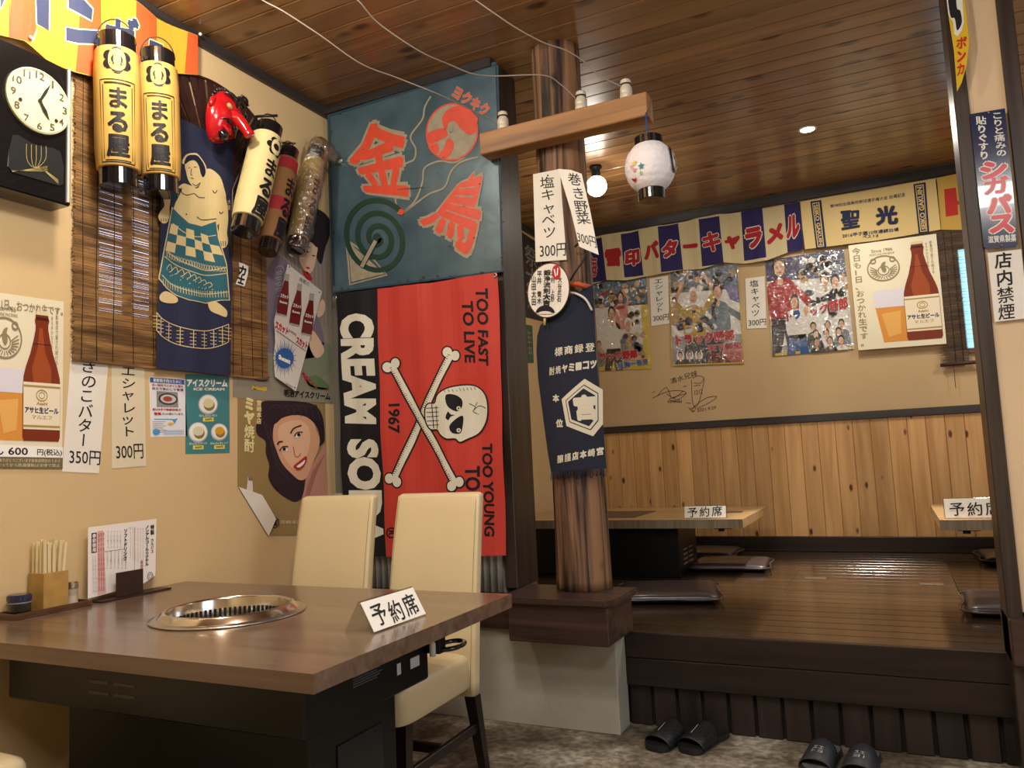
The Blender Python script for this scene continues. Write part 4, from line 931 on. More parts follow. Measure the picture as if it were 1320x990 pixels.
for P_ in ([(332, 690), (318, 600), (350, 495), (395, 465), (402, 420), (382, 370), (430, 300), (440, 250), (465, 205)], [(342, 690), (400, 635), (430, 560), (440, 500), (500, 472), (560, 478), (605, 455)], [(350, 688), (450, 612), (520, 580), (548, 515), (590, 475), (660, 455)]): a.curve(sc_, P_, 7, 1)
a.line(sc_, [(118, 800), (132, 980), (284, 940), (215, 860), (122, 800)], 9, 1, True); a.poly(sc_, [(125, 805), (138, 970), (275, 935)], 1)
sp_ = [(245+math.cos(t)*(12+t*7.3)-math.sin(t)*.12*t*3, 790+math.sin(t)*(12+t*8.4)+math.cos(t)*2*t*.6) for t in [k*.2 for k in range(int(5.85*PI/.2))]]
a.line(sg, sp_, 21, 3); a.ell(sg, 245, 790, 18, 22, 0, 3)
ex = sp_[-1]; a.ell(sr, ex[0], ex[1], 12, 12, 0, 5)
a.line(sc_, [(240, 800), (182, 908)], 16, 6); a.line(edge, [(247, 806), (189, 914), (173, 902), (232, 794)], 2.5, 7, True)
for P_, wd in (([(45, 285), (735, 72)], 9), ([(738, 75), (760, 925)], 9), ([(45, 290), (66, 985)], 9), ([(66, 1010), (755, 925)], 7)): a.line(ink('2a4250'), P_, wd, 1)
rust = ink('4a3226')
for k in range(46):
    t = random.random(); sd = random.choice((0, 1, 2, 3)); x, y = ((50+690*t, 285-212*t), (742+20*t, 80+840*t), (52+18*t, 300+690*t), (70+690*t, 1000-80*t))[sd]
    a.ell(rust, x+random.uniform(-8, 8), y+random.uniform(-8, 8), random.uniform(2, 6), random.uniform(2, 5), 0, 6, 7)
for k in range(18): a.ell(rust, random.uniform(90, 700), random.uniform(300, 930), random.uniform(1.5, 4), random.uniform(1.5, 3), 0, 6, 6)
a.line(ink('3c5560'), [(330, 590), (435, 580)], 3, 6)
a.done(o)

# ------------------------------------------------------------------ skull flag
SF = WY(3.030, wave=lambda u, v: .005*math.sin(u*20+v*5)+.004*math.sin(v*14-u*7)+.002*math.sin(u*55), step=(.025, .05))
gf = (420, 350, 2.54)
fq = [(433, 380), (485, 372), (560, 364), (640, 351), (645, 440), (648, 560), (652, 716), (575, 717), (497, 718), (446, 716), (440, 560)]
o = sheet('skull_flag', SF, fq, M('flag_red_cloth', 'bd382c', .7, bump=(600, .3, .0005)), 'red and black flag with white skull and crossbones hung below the tin sign', 'flag', thick=.001)
a = Art(SF, gf, base=.0018, lift=.0005); fb_ = ink('16161a', .7); fw = ink('d8d6c4', .7)
a.poly(fb_, [(33, 76), (166, 56), (176, 300), (186, 600), (197, 934), (66, 930), (50, 530)], 0)
a.text(fw, 'CREAM', [(158, 135), (170, 500), (62, 497), (42, 140)], .055, 2); a.text(fw, 'SODA', [(173, 548), (194, 905), (80, 905), (72, 548)], .055, 2)
a.text(fb_, 'TOO FAST', [(531, 55), (537, 310), (504, 306), (491, 55)], .03, 2); a.text(fb_, 'TO LIVE', [(483, 97), (492, 300), (456, 298), (446, 97)], .03, 2)
a.text(fb_, '1967', [(244, 432), (245, 530), (208, 528), (206, 434)], .03, 2)
a.text(fb_, 'TOO YOUNG', [(547, 563), (552, 868), (518, 866), (510, 563)], .03, 2); a.text(fb_, 'TO DIE', [(505, 636), (508, 820), (464, 820), (458, 636)], .03, 2)
a.ring(fb_, 217, 855, 16, 4, 2); a.text(fb_, 'R', [(224, 847), (226, 864), (208, 864), (208, 847)], .03, 2)
def bone(p0, p1, lv):
    d = Vector((p1[0]-p0[0], p1[1]-p0[1])).normalized(); nx, ny = -d.y, d.x
    kn = [(p[0]+nx*s*14+d.x*e*6, p[1]+ny*s*14+d.y*e*6) for p, e in ((p0, -1), (p1, 1)) for s in (-1, 1)]
    a.line(fb_, [p0, p1], 30, lv)
    for k in kn: a.ell(fb_, k[0], k[1], 19, 21, 0, lv, 18)
    a.line(fw, [p0, p1], 20, lv+1)
    for k in kn: a.ell(fw, k[0], k[1], 14.5, 16.5, 0, lv+1, 18)
    L = math.hypot(p1[0]-p0[0], p1[1]-p0[1])
    for k in range(int(L/7)):
        q0 = (p0[0]+d.x*k*7, p0[1]+d.y*k*7); l = random.uniform(4, 9); a.line(fb_, [(q0[0]+nx*10, q0[1]+ny*10), (q0[0]+nx*(10-l), q0[1]+ny*(10-l))], 2, lv+2)
bone((407, 275), (224, 678), 1); bone((217, 312), (426, 690), 5)
sk = [(331, 455), (340, 435), (362, 432), (372, 405), (400, 385), (440, 375), (488, 376), (520, 400), (530, 440), (525, 488), (500, 528), (462, 548), (440, 557), (425, 546), (398, 546), (378, 532), (368, 517), (345, 515), (332, 490)]
a.line(fb_, crom(sk, 4, True), 9, 9, True); a.blob(fw, sk, 10, 4)
a.blob(fb_, [(398, 405), (425, 404), (447, 420), (446, 445), (428, 458), (402, 440)], 11); a.blob(fb_, [(408, 505), (430, 480), (450, 474), (448, 510), (440, 530), (415, 528)], 11)
for ex_, ey in ((436, 448), (436, 520)): a.ell(fw, ex_, ey, 7, 7, 0, 12, 12); a.ell(fb_, ex_, ey, 3, 3, 0, 13, 8)
a.poly(fb_, [(398, 470), (404, 458), (412, 468), (424, 470), (412, 475), (404, 488), (396, 480)], 11)
a.line(fb_, [(352, 435), (356, 514)], 3, 11)
for k in range(5): a.line(fb_, [(334, 448+k*14), (374, 446+k*14)], 2.5, 11)
a.line(fb_, [(366, 440), (368, 515)], 2.5, 11)
a.curve(fb_, [(470, 432), (490, 445), (482, 458), (500, 468)], 2.5, 11); a.curve(fb_, [(485, 450), (505, 440), (525, 448)], 2.5, 11); a.curve(fb_, [(490, 440), (496, 428)], 2.5, 11)
for k in range(9): a.line(fb_, [(392+k*12, 388-k*1.2), (396+k*12, 396-k)], 1.8, 11)
a.done(o)
for x, y in ((552, 12), (30, 86)): obj('grommet', tube([SF.P(*SF.uv(420+x/2.54, 350+y/2.54), .004)+Vector((.009*math.cos(t), 0, .009*math.sin(t))) for t in [2*PI*k/14 for k in range(14)]], .003, 6, closed=True), M('grommet_steel', 'b9b9b4', .3, 1), o)

# ------------------------------------------------------------------ hung on the pole
gp = (620, 40, 3.193); gq = (640, 330, 3.195)
S1 = WY(3.040)
strip(S1, [(215, 590), (325, 568), (353, 942), (226, 951)], 'white handwritten strip reading 塩キャベツ, 300 yen, nailed to the pole', '塩キャベツ', [(242, 600), (305, 595), (312, 850), (255, 860)], '300円', [(242, 880), (350, 872), (350, 925), (244, 935)], gp, 'handwritten strips on the pole')
S2 = Surf((0, 3.030, 0), (1, .12, 0), (0, 0, 1))
strip(S2, [(318, 568), (370, 572), (415, 588), (452, 750), (485, 922), (405, 888), (370, 740)], 'curling white strip reading 巻き野菜, 300 yen, on the right of the pole', '巻き野菜', [(355, 582), (410, 588), (455, 800), (395, 800)], '300円', [(395, 825), (470, 850), (478, 895), (400, 870)], gp, 'handwritten strips on the pole')
for o_, (nx_, ny_) in zip([q for q in COL.objects if q.get('group') == 'handwritten strips on the pole'], ((706, 226), (736, 222))):
    p_ = PY(nx_, ny_, 3.036); obj('nail', tube([p_, p_+Vector((0, .03, 0))], .0035, 8), blk, o_)
# round paper fan
SU = WY(2.985)
ua = Art(SU, gq); upts = [(215+86*math.cos(t)*(1-.0*math.sin(t))+8*math.sin(t)*0, 142-112*math.sin(t)) for t in [2*PI*k/36 for k in range(36)]]
upts = [(214+(x-214)*1.0+(y-142)*-.06, y+(x-214)*-.03) for x, y in upts]
o = sheet('round_paper_fan', SU, upts, M('fan_paper', 'e6e0d4', .5), 'round white hand fan printed with black names and a red mark on the pole', 'hand fan', tf=ua.tf, thick=.002)
a = Art(SU, gq, base=.0028); a.line(ink('3a3024'), upts, 4, 0, True)
a.vtext(inkk, '鍛浄流剣大吉', [(196, 58), (226, 56), (222, 208), (192, 205)], .07, 2); a.vtext(inkk, '山田太田', [(145, 80), (165, 80), (165, 205), (145, 205)], .02, 2); a.vtext(inkk, '平井 青木', [(168, 60), (188, 60), (188, 200), (168, 200)], .02, 2); a.vtext(inkk, '本村 上野', [(226, 60), (243, 60), (240, 190), (224, 190)], .02, 2); a.vtext(inkk, '大谷武石', [(255, 85), (272, 85), (268, 190), (250, 190)], .02, 2)
a.ell(red, 248, 68, 18, 30, 0, 3); a.line(white, [(240, 55), (246, 85)], 5, 4); a.line(white, [(255, 50), (252, 80)], 4, 4)
for k in range(-8, 9): a.line(ink('c9c2b2'), [(203, 243), (203+k*10+2, 243-math.sqrt(max(0, 1-(k/9)**2))*210)], .8, 1)
a.poly(fb_, [(203+40*math.cos(t), 240-36*math.sin(t)) for t in [PI*(.05+.9*k/16) for k in range(17)]], 4); a.poly(ink('d8d2c4'), [(203+30*math.cos(t), 240-12*math.sin(t)) for t in [PI*k/12 for k in range(13)]], 5)
a.done(o)
hb0, hb1 = PY(640+200/3.195, 330+250/3.195, 2.99), PY(640+197/3.195, 330+285/3.195, 2.99); tag(obj('handle', tube([hb0, hb1], .006, 8), M('bamboo_handle', 'bfa36c', .5), o), None)
# navy apron
apx = plc.x+.01
def apsh(u, v, off):
    d = (u-apx)/.17; d = max(-1, min(1, d)); y = 3.012+.055*(d*d) + .004*math.sin(u*60+v*4)*(1.3-min(1.3, v)) ; return Vector((u, y-off, v))
SA = WY(3.02, step=(.02, .1), shape=apsh)
aq = [(178, 285), (250, 225), (300, 170), (345, 140), (386, 112), (392, 250), (400, 400), (412, 560), (430, 740), (440, 876), (330, 880), (225, 892), (208, 800), (185, 640), (165, 500), (158, 390), (162, 330)]
o = sheet('sake_apron', SA, aq, M('navy_apron_cloth', '161d30', .85, noise=(12, .15), bump=(500, .4, .0008)), 'dark navy fringed shop apron with white lettering tied round the pole', 'apron', tf=Art(SA, gq).tf, thick=.0015)
a = Art(SA, gq, base=.0022, lift=.0004); aw = ink('d3cdb8', .8)
def row(t, x0, y0, x1, y1, h):
    n = len(t); 
    for k, c_ in enumerate(t):
        u0, u1 = (k+.08)/n, (k+.92)/n; q_ = [(x0+(x1-x0)*u0, y0+(y1-y0)*u0), (x0+(x1-x0)*u1, y0+(y1-y0)*u1), (x0+(x1-x0)*u1, y0+(y1-y0)*u1+h), (x0+(x1-x0)*u0, y0+(y1-y0)*u0+h)]; a.text(aw, c_, q_, .05, 1)
row('標商録登', 240, 380, 398, 352, 36); row('酎焼ヤミーコッ', 218, 460, 404, 424, 34)
a.text(aw, '本', (234, 570, 262, 602), .05, 1); a.text(aw, '位', (248, 672, 278, 706), .05, 1); row('醸謹店本崎宮', 252, 822, 432, 784, 34)
hxp = [(360, 505), (424, 548), (426, 692), (392, 742), (292, 700), (272, 590)]; a.poly(aw, hxp, 1)
ctr_ = (350, 622); sh_ = lambda s_: [(ctr_[0]+(x-ctr_[0])*s_, ctr_[1]+(y-ctr_[1])*s_) for x, y in hxp]
nv_ = ink('161d30'); a.poly(nv_, sh_(.80), 2); a.poly(aw, sh_(.76), 3); a.poly(nv_, sh_(.66), 4); a.text(aw, '宮', [(315, 575), (405, 565), (410, 675), (328, 680)], .07, 5)
a.done(o)
bm = bmesh.new()
for k in range(46):
    x = 226+k*4.7; y = 889-k*.35; u, v = SA.uv(*Art(SA, gq).tf(x, y)); l = random.uniform(.028, .038); p0 = apsh(u, v, .0008); p1 = apsh(u+random.uniform(-.004, .004), v-l, random.uniform(-.003, .006)); tube([p0, (p0+p1)/2+Vector((random.uniform(-.001, .001), -.001, 0)), p1], .0016, 4, bm)
obj('fringe', bm, M('navy_apron_cloth'), o)['kind'] = 'stuff'
obj('belt', tube([PY(733, 368, 3.05), PY(745, 366, 3.005), PY(752, 368, 3.02), PY(763, 371, 3.1)], .011, 8), M('orange_belt', 'c0562c', .8), o)
obj('neck_cord', tube(crom([PY(734, 377, 3.03), PY(744, 379, 3.01), PY(755, 386, 3.01), PY(763, 400, 3.03)], 6), .005, 8), M('white_cord', 'd6d2c8', .8), o)
wob = thing('iron_hook', 'black curved iron hook on the right of the pole above the apron', 'hook', PY(744, 345, 3.04)); wob_l = Vector(wob.location)
obj('hook_rod', tube([p-wob_l for p in crom([PY(735, 362, 3.02), PY(742, 350, 3.01), PY(752, 335, 3.01), PY(756, 322, 3.015), PY(750, 312, 3.02), PY(741, 318, 3.03)], 6)], .0045, 8), blk, wob)

# ------------------------------------------------------------------ round white paper lantern
lc = PY(838, 216, 2.93); t5 = thing('round_lantern', 'round crumpled white paper lantern with black caps hanging from the cross-arm', 'lantern', lc)
bm = bmesh.new(); bmesh.ops.create_uvsphere(bm, u_segments=72, v_segments=48, radius=.098)
for v in bm.verts:
    n_ = v.co.normalized(); v.co.z *= 1.09; k_ = 1+.022*mnoise.noise(n_*4)+.018*abs(mnoise.noise(n_*11))+.010*math.sin(v.co.z*240+2*mnoise.noise(n_*6)); v.co.x *= k_; v.co.y *= k_
    if abs(v.co.z) > .098: v.co.z = math.copysign(.098, v.co.z)
for f in bm.faces: f.smooth = True
whp = M('crumpled_white_paper', 'e9e4e6', .75, bump=(45, .6, .006)); lp = obj('paper_globe', bm, whp, t5)
for z0, z1, rr in ((.085, .122, .053), (-.134, -.090, .050)): obj('end_cap', lathe([(rr, z0), (rr+.002, z0+.002), (rr+.002, z1-.002), (rr, z1)], 32), capm, t5)
hook_p = PY(833, 147, 2.949)-lc
obj('blue_cord', tube([(.0, 0, .122), (-.004, 0, .16), hook_p+Vector((0, 0, .006))], .0035, 6), M('blue_cord', '2a4a8a', .7), t5)
obj('pin', tube([hook_p+Vector((-.004, -.0, .0)), hook_p+Vector((.014, -.01, .014))], .0015, 5), blk, t5)
class Sph: pass
ss = Sph(); ss.step = (.015, .015)
base_az = math.atan2(-lc.y, -lc.x)
def sphP(u, v, off):
    R = .101+off; th = base_az+u/.1; ph = v/.1; return Vector((R*math.cos(ph)*math.cos(th), R*math.cos(ph)*math.sin(th), R*1.07*math.sin(ph)))
ss.P = sphP; a = Art(ss, lambda x, y: (x, y), True, base=.0015, lift=.0003)
def star(m, cx, cy, r): a.poly(m, [(cx+(r if k % 2 == 0 else r*.45)*math.sin(PI*k/5), cy+(r if k % 2 == 0 else r*.45)*math.cos(PI*k/5)) for k in range(10)], 1)
star(ink('e0cf6a'), -.062, -.004, .013); star(ink('3f8a7a'), -.034, -.022, .014); star(ink('e09a9a'), -.066, -.028, .012); star(ink('9cc47a'), -.040, -.045, .010); star(ink('e8b0a8'), -.078, -.012, .010)
a.blob(ink('b3202a'), [(-.098, -.052), (-.078, -.058), (-.068, -.054), (-.075, -.066), (-.09, -.068)], 1)
for q_ in range(1): a.ring(inkk, .125, .012, .030, .014, 1, ry=.045); a.blob(inkk, [(.10, .045), (.13, .06), (.15, .03), (.125, .01), (.135, .03), (.12, .045)], 2)
a.done(lp)

# ------------------------------------------------------------------ hung on the far wall of the alcove
gb = (740, 220, 3.807); gb2 = (980, 220, 3.81)
SFW = WY(YB-.002)
clearf = clear('poster_sleeve', .12, 'ffffff', .16, (16, .02))
SBn = WY(5.862, wave=lambda u, v: .009*math.sin(u*17+v*3)+.004*math.sin(u*41), step=(.04, .1))
pq = [(20, 340), (75, 328), (137, 318), (315, 287), (510, 256), (712, 212), (820, 205), (925, 188), (1030, 168), (1108, 150), (1118, 270), (1126, 385), (1050, 400), (945, 442), (835, 456), (735, 450), (630, 482), (535, 486), (430, 506), (345, 520), (250, 540), (160, 536), (100, 552), (30, 560)]
o = sheet('striped_banner', SBn, pq, M('banner_cream_cloth', 'c8b98e', .8, bump=(500, .3, .0006)), 'long cream and purple striped cloth banner with red katakana on the alcove wall', 'banner', tf=Art(SBn, gb).tf, thick=.001)
a = Art(SBn, gb, base=.0022, lift=.0012); pu = ink('2c2554', .8); rw = ink('a3242c', .8); wh2 = ink('d8cfb8', .8)
for x0, x1, b0, b1 in ((20, 137, 30, 160), (230, 315, 250, 340), (413, 510, 430, 535), (613, 712, 630, 735), (820, 924, 835, 945), (1030, 1109, 1048, 1126)):
    ty = lambda x: 345-(x-20)*.1795+ (3 if x < 300 else 0); by = lambda x: 558-(x-20)*.142 if x < 1000 else 402-(x-1040)*.17
    a.poly(pu, [(x0, ty(x0)+2), (x1, ty(x1)+2), (b1, by(b1)), (b0, by(b0))], 0)
for c_, q_, oo in (('海', (62, 418, 112, 520), 1), ('雪', [(150, 390), (232, 378), (236, 470), (158, 475)], 0), ('印', [(248, 392), (320, 378), (324, 462), (250, 470)], 1), ('バ', [(338, 362), (415, 340), (424, 430), (345, 440)], 0), ('タ', [(430, 352), (512, 328), (500, 425), (435, 432)], 1), ('ー', [(532, 362), (608, 356), (608, 378), (534, 382)], 0), ('キ', [(628, 310), (718, 292), (722, 395), (635, 402)], 1), ('ャ', [(733, 325), (815, 308), (812, 382), (745, 388)], 0), ('ラ', [(833, 288), (922, 272), (925, 372), (850, 388)], 1), ('メ', [(945, 270), (1028, 252), (1028, 345), (948, 366)], 0), ('ル', [(1040, 228), (1106, 206), (1108, 325), (1042, 336)], 1)):
    a.text(rw, c_, q_, .075, 2, ol=(wh2 if oo else None), olw=.05)
a.done(o)
ST = WY(5.855, wave=lambda u, v: .004*math.sin(u*13+v*6), step=(.05, .1))
o = sheet('school_towel', ST, [(195, 152), (520, 100), (860, 38), (874, 170), (886, 290), (560, 345), (220, 386), (205, 260)], M('towel_cream', 'cfb67c', .85, bump=(400, .4, .0008)), 'cream commemorative towel with two large dark characters and navy end bands', 'towel', tf=Art(ST, gb2).tf, thick=.0015)
a = Art(ST, gb2, base=.0022, lift=.001); nb = ink('222c48', .8); yel = ink('c9a64a')
a.poly(nb, [(246, 152), (300, 145), (326, 378), (275, 383)], 1); a.poly(nb, [(752, 68), (812, 57), (830, 305), (778, 310)], 1); tc_ = ink('cfb67c', .8)
a.poly(tc_, [(255, 160), (290, 155), (314, 372), (282, 376)], 2); a.poly(tc_, [(761, 75), (802, 68), (820, 298), (786, 302)], 2); a.poly(nb, [(259, 165), (286, 160), (309, 368), (286, 371)], 3); a.poly(nb, [(765, 80), (798, 74), (816, 294), (790, 298)], 3)
a.text(tc_, 'SEIKO GAKUIN', [(284, 166), (306, 365), (290, 368), (262, 170)], .03, 4); a.text(tc_, 'SEIKO GAKUIN', [(793, 292), (768, 84), (795, 80), (815, 290)], .03, 4)
a.text(nb, '第98回全国高校野球選手権大会 出場記念', [(343, 168), (712, 108), (712, 128), (344, 184)], .02, 1); a.text(nb, '聖', [(392, 200), (492, 190), (490, 280), (400, 295)], .06, 1, ol=yel, olw=.03); a.text(nb, '光', [(562, 180), (670, 165), (680, 262), (570, 272)], .06, 1, ol=yel, olw=.03)
a.text(nb, '2016甲子園10年連続出場', [(402, 312), (680, 278), (680, 297), (404, 332)], .03, 1); a.text(nb, 'ベスト8', [(502, 318), (580, 310), (580, 328), (504, 336)], .03, 1); a.done(o)
SY = WY(5.86, wave=lambda u, v: .004*math.sin(u*17+v*6), step=(.05, .1))
o = sheet('yellow_banner', SY, [(868, 36), (1080, -8), (1100, 290), (886, 290)], M('banner_yellow_far', 'bd9a45', .8), 'yellow cloth banner with a red character beside the column on the far wall', 'banner', tf=Art(SY, gb2).tf, thick=.001)
Art(SY, gb2, base=.002, lift=.001).poly(ink('b3302a', .8), [(903, 92), (960, 84), (968, 150), (988, 148), (988, 165), (969, 168), (972, 216), (912, 226)], 1).done(o)

def film(parent, surf, q, tfm):  # clear sleeve over a poster
    a = Art(surf, tfm); P = [surf.P(*a.to(*p), .012) for p in q]; bm = bmesh.new(); N_ = 22; vs = []
    for i in range(N_+1):
        for j in range(N_+1):
            u, v = i/N_, j/N_; p = (P[0]*(1-u)+P[1]*u)*(1-v)+(P[3]*(1-u)+P[2]*u)*v
            p.y += .010*mnoise.noise(Vector((p.x*7, p.z*5, parent.name.__len__())))+.004*mnoise.noise(p*26); vs.append(bm.verts.new(p))
    for i in range(N_):
        for j in range(N_):
            k = i*(N_+1)+j; bm.faces.new((vs[k], vs[k+1], vs[k+N_+2], vs[k+N_+1]))
    for f in bm.faces: f.smooth = True
    obj('clear_sleeve', bm, clearf, parent)
fl = ink('caa07c'); dh = ink('2a2422'); bg1 = ink('4a6c86'); bg2 = ink('6a7680'); wht = ink('d6d4cc'); pinkc = ink('c98a80'); yl2 = ink('cbb23a'); tan = ink('a98a5c'); dgr = ink('3a3c42'); bl3 = ink('31548a'); rd2 = ink('a8262c')
def person(a, x, y, s, top, hairc=dh, arms=None, bot=None, lv=3, tilt=0):
    a.blob(top, [(x-.11*s, y+.14*s), (x-.04*s, y+.085*s), (x+.04*s, y+.085*s), (x+.11*s, y+.14*s), (x+.10*s, y+.34*s), (x-.09*s, y+.34*s)], lv)
    if bot: a.poly(bot, [(x-.09*s, y+.32*s), (x+.10*s, y+.32*s), (x+.12*s, y+.62*s), (x+.02*s, y+.62*s), (x, y+.42*s), (x-.04*s, y+.62*s), (x-.13*s, y+.62*s)], lv)
    for P_ in arms or []: a.curve(top, [(x+p[0]*s, y+p[1]*s) for p in P_[:-1]], .05*s, lv+1); e = P_[-1]; a.curve(fl, [(x+P_[-2][0]*s, y+P_[-2][1]*s), (x+e[0]*s, y+e[1]*s)], .035*s, lv+1)
    a.ell(fl, x, y+.10*s, .022*s, .025*s, 0, lv+1, 10); a.ell(hairc, x, y+.0*s, .052*s, .058*s, tilt, lv+2, 14); a.ell(fl, x, y+.02*s, .04*s, .05*s, tilt, lv+3, 14)
    for e in (-1, 1): a.ell(dh, x+e*.016*s, y+.012*s, .006*s, .004*s, 0, lv+4, 6)
    a.line(rd2, [(x-.012*s, y+.045*s), (x+.012*s, y+.045*s)], .006*s, lv+4)
def movie(q, tfm, label, build, base):
    tq = [tfm(*p) for p in q]
    o = sheet('film_poster', SFW, [(0, 0), (1, 0), (1, 1), (0, 1)], M('poster_ground_'+base, base, .35, noise=(14, .12)), label, 'poster', 'film posters in clear sleeves', .0015, tf=quadmap(tq))
    a = Art(SFW, tq, base=.0025, lift=.0007); build(a); a.done(o); film(o, SFW, [(-.01, -.01), (1.01, -.01), (1.02, 1.03), (-.01, 1.02)], tq); return o
tfb = lambda x, y: (740+x/3.807, 220+y/3.807)
tfb2 = lambda x, y: (980+x/3.81, 220+y/3.81)
def crowd(a, x0, y0, x1, y1, n, lv=2):
    for k in range(n):
        x, y = random.uniform(x0, x1), random.uniform(y0, y1); c_ = random.choice((bg2, dgr, tan, wht, fl, bg1)); a.blob(c_, [(x-.05, y), (x, y-.03), (x+.05, y), (x+.03, y+.03), (x-.03, y+.03)], lv, 3)
def m1(a):
    a.poly(bg1, [(0, 0), (1, 0), (1, .3), (0, .3)], 0); a.poly(wht, [(.0, .3), (.95, .28), (.95, .8), (0, .8)], 0); a.poly(yl2, [(.88, .3), (1, .3), (1, 1), (.0, 1), (0, .93), (.88, .86)], 1)
    for k in range(7): a.poly(random.choice((dgr, tan, bg2, rd2)), [(.05+k*.13, .12+.02*(k % 2)), (.17+k*.13, .11), (.17+k*.13, .2), (.05+k*.13, .21)], 1)
    crowd(a, .05, .05, .95, .28, 30); a.ell(wht, .72, .42, .14, .12, 0, 2); crowd(a, .62, .36, .82, .5, 8, 3)
    person(a, .53, .19, 1.0, pinkc, arms=[[(.06, .12), (.16, .05), (.02, -.07)], [(-.06, .12), (-.18, .16), (-.24, .25)]]); a.line(rd2, [(.44, .32), (.60, .31)], .035, 8)
    person(a, .36, .36, 1.25, wht, arms=[[(-.1, .15), (-.22, .28), (-.12, .36)]], bot=dh); person(a, .64, .50, 1.25, tan, hairc=wht, arms=[[(.12, .16), (.2, .3), (.02, .3)]])
    crowd(a, .5, .62, .9, .8, 14, 7); person(a, .12, .70, .7, bg2)
    a.text(rd2, 'トラック野郎', [(.0, .80), (.78, .78), (.78, .88), (.02, .90)], .08, 9, ol=wht, olw=.03); a.text(bl3, '度胸一番星', [(.42, .915), (.95, .885), (.96, .95), (.44, .985)], .06, 9, ol=wht, olw=.05)
def m2(a):
    a.poly(bg2, [(0, 0), (1, 0), (1, .25), (0, .25)], 0); a.poly(wht, [(0, .2), (1, .2), (1, .7), (0, .7)], 0); crowd(a, .05, .03, .95, .22, 30)
    a.poly(ink('6a6a9a'), [(.78, .2), (1, .12), (1, .4), (.85, .35)], 1)
    person(a, .33, .28, 1.35, ink('b39430'), hairc=wht, arms=[[(-.1, .14), (-.2, .05), (-.1, -.1)], [(.1, .14), (.24, -.02), (.1, -.16)]], bot=dgr); star_ = [(.33+.05*(1 if k % 2 == 0 else .4)*math.sin(PI*k/5), .45+.035*(1 if k % 2 == 0 else .4)*-math.cos(PI*k/5)) for k in range(10)]; a.poly(dh, star_, 9)
    person(a, .68, .25, 1.35, bg2, arms=[[(.1, .15), (.25, .22), (.3, .3)]]); a.curve(dh, [(.66, .34), (.60, .45), (.64, .55)], .04, 8)
    person(a, .06, .33, .7, tan); crowd(a, .05, .5, .6, .66, 22, 5); a.poly(pinkc, [(.45, .80), (1, .78), (1, 1), (.4, 1)], 1); a.poly(dgr, [(.5, .72), (.75, .70), (.7, .9), (.85, 1), (.42, 1)], 2)
    a.text(rd2, 'トラック野郎', [(.05, .68), (.88, .65), (.90, .76), (.07, .80)], .08, 9, ol=wht, olw=.03); a.text(rd2, '天下御免', [(.5, .80), (.98, .775), (.98, .845), (.5, .87)], .07, 9, ol=wht, olw=.05)
    for k in range(3): a.ell(wht, .12+k*.13, .90, .055, .05, 0, 6); person(a, .12+k*.13, .885, .6, dgr, lv=7)
    for k in range(10): a.line(rd2, [(.5, .885+k*.011), (.96, .875+k*.011)], .0035, 4)
    a.line(yl2, [(.005, .0), (.005, .99), (.995, .99), (.995, 0)], .018, 8)
def m3(a):
    a.poly(ink('50506a'), [(0, 0), (1, 0), (1, .28), (0, .22)], 0); a.poly(wht, [(0, .22), (1, .28), (1, 1), (0, 1)], 0)
    for k in range(5): a.line(bg2, [(.5+.02*k, .02+k*.05), (1, .06+k*.05)], .012, 1)
    crowd(a, .4, .05, .95, .26, 26); person(a, .17, .07, 1.7, rd2, arms=[[(-.08, .14), (-.12, .26), (-.1, .36)], [(.1, .15), (.2, .25), (.14, .33)]], bot=dgr)
    person(a, .72, .27, 1.1, wht, arms=[[(.1, .14), (.2, .05), (.22, -.02)]]); person(a, .85, .30, 1.1, wht); crowd(a, .45, .32, .98, .5, 12, 3)
    person(a, .32, .45, 1.1, wht, bot=bl3, lv=6); a.poly(wht, [(.02, .6), (.2, .55), (.3, .75), (.22, .9), (.02, .9)], 2); a.curve(bg2, [(.05, .62), (.2, .72), (.24, .88)], .01, 3)
    a.text(rd2, 'ト', [(.2, .56), (.27, .55), (.28, .65), (.21, .66)], .08, 12, ol=wht, olw=.04); a.text(bl3, 'ラ', [(.29, .56), (.38, .55), (.39, .64), (.30, .65)], .08, 12, ol=wht, olw=.04); a.text(rd2, 'ック野郎', [(.50, .54), (.98, .47), (.98, .60), (.52, .63)], .06, 12, ol=wht, olw=.03)
    for k in range(9): person(a, .55+(k % 3)*.15+random.uniform(-.03, .03), .73+(k//3)*.08, .75, random.choice((dgr, wht, bg2)), lv=4+k//3*5)
    for k in range(4):
        for j in range(9): a.line(dh, [(.04+.05*j*1.8, .91+k*.017), (.04+.05*j*1.8+.06, .908+k*.017)], .007, 4)
    a.poly(yl2, [(.03, .975), (.98, .965), (.99, .998), (.03, 1)], 5)
movie([(80, 545), (355, 520), (380, 972), (95, 985)], tfb, 'film poster with three figures and red title nearest the pole', m1, '8f9498')
movie([(468, 482), (806, 455), (836, 948), (482, 960)], tfb, 'film poster of a man in yellow with raised arms, between two price strips', m2, '9a9896')
movie([(24, 442), (410, 382), (462, 876), (62, 912)], tfb2, 'film poster of a man in red in a shiny clear sleeve below the towel', m3, 'a8a8a8')
beer(WY(5.858), [tfb2(*p) for p in ((433, 368), (864, 310), (915, 850), (482, 882))], .055, .945, 'cream beer poster on the alcove wall beside the right window', lift=.0008)
bc_o = bpy.data.objects['beer_poster.001']
Sx = WY(YB-.003)
strip(Sx, [(370, 530), (462, 514), (468, 750), (380, 763)], 'white handwritten strip reading エシャレット between the first two film posters', 'エシャレット', [(392, 532), (440, 525), (442, 695), (400, 700)], '300円', [(388, 712), (465, 702), (466, 732), (390, 742)], gb, 'handwritten strips on the alcove wall')
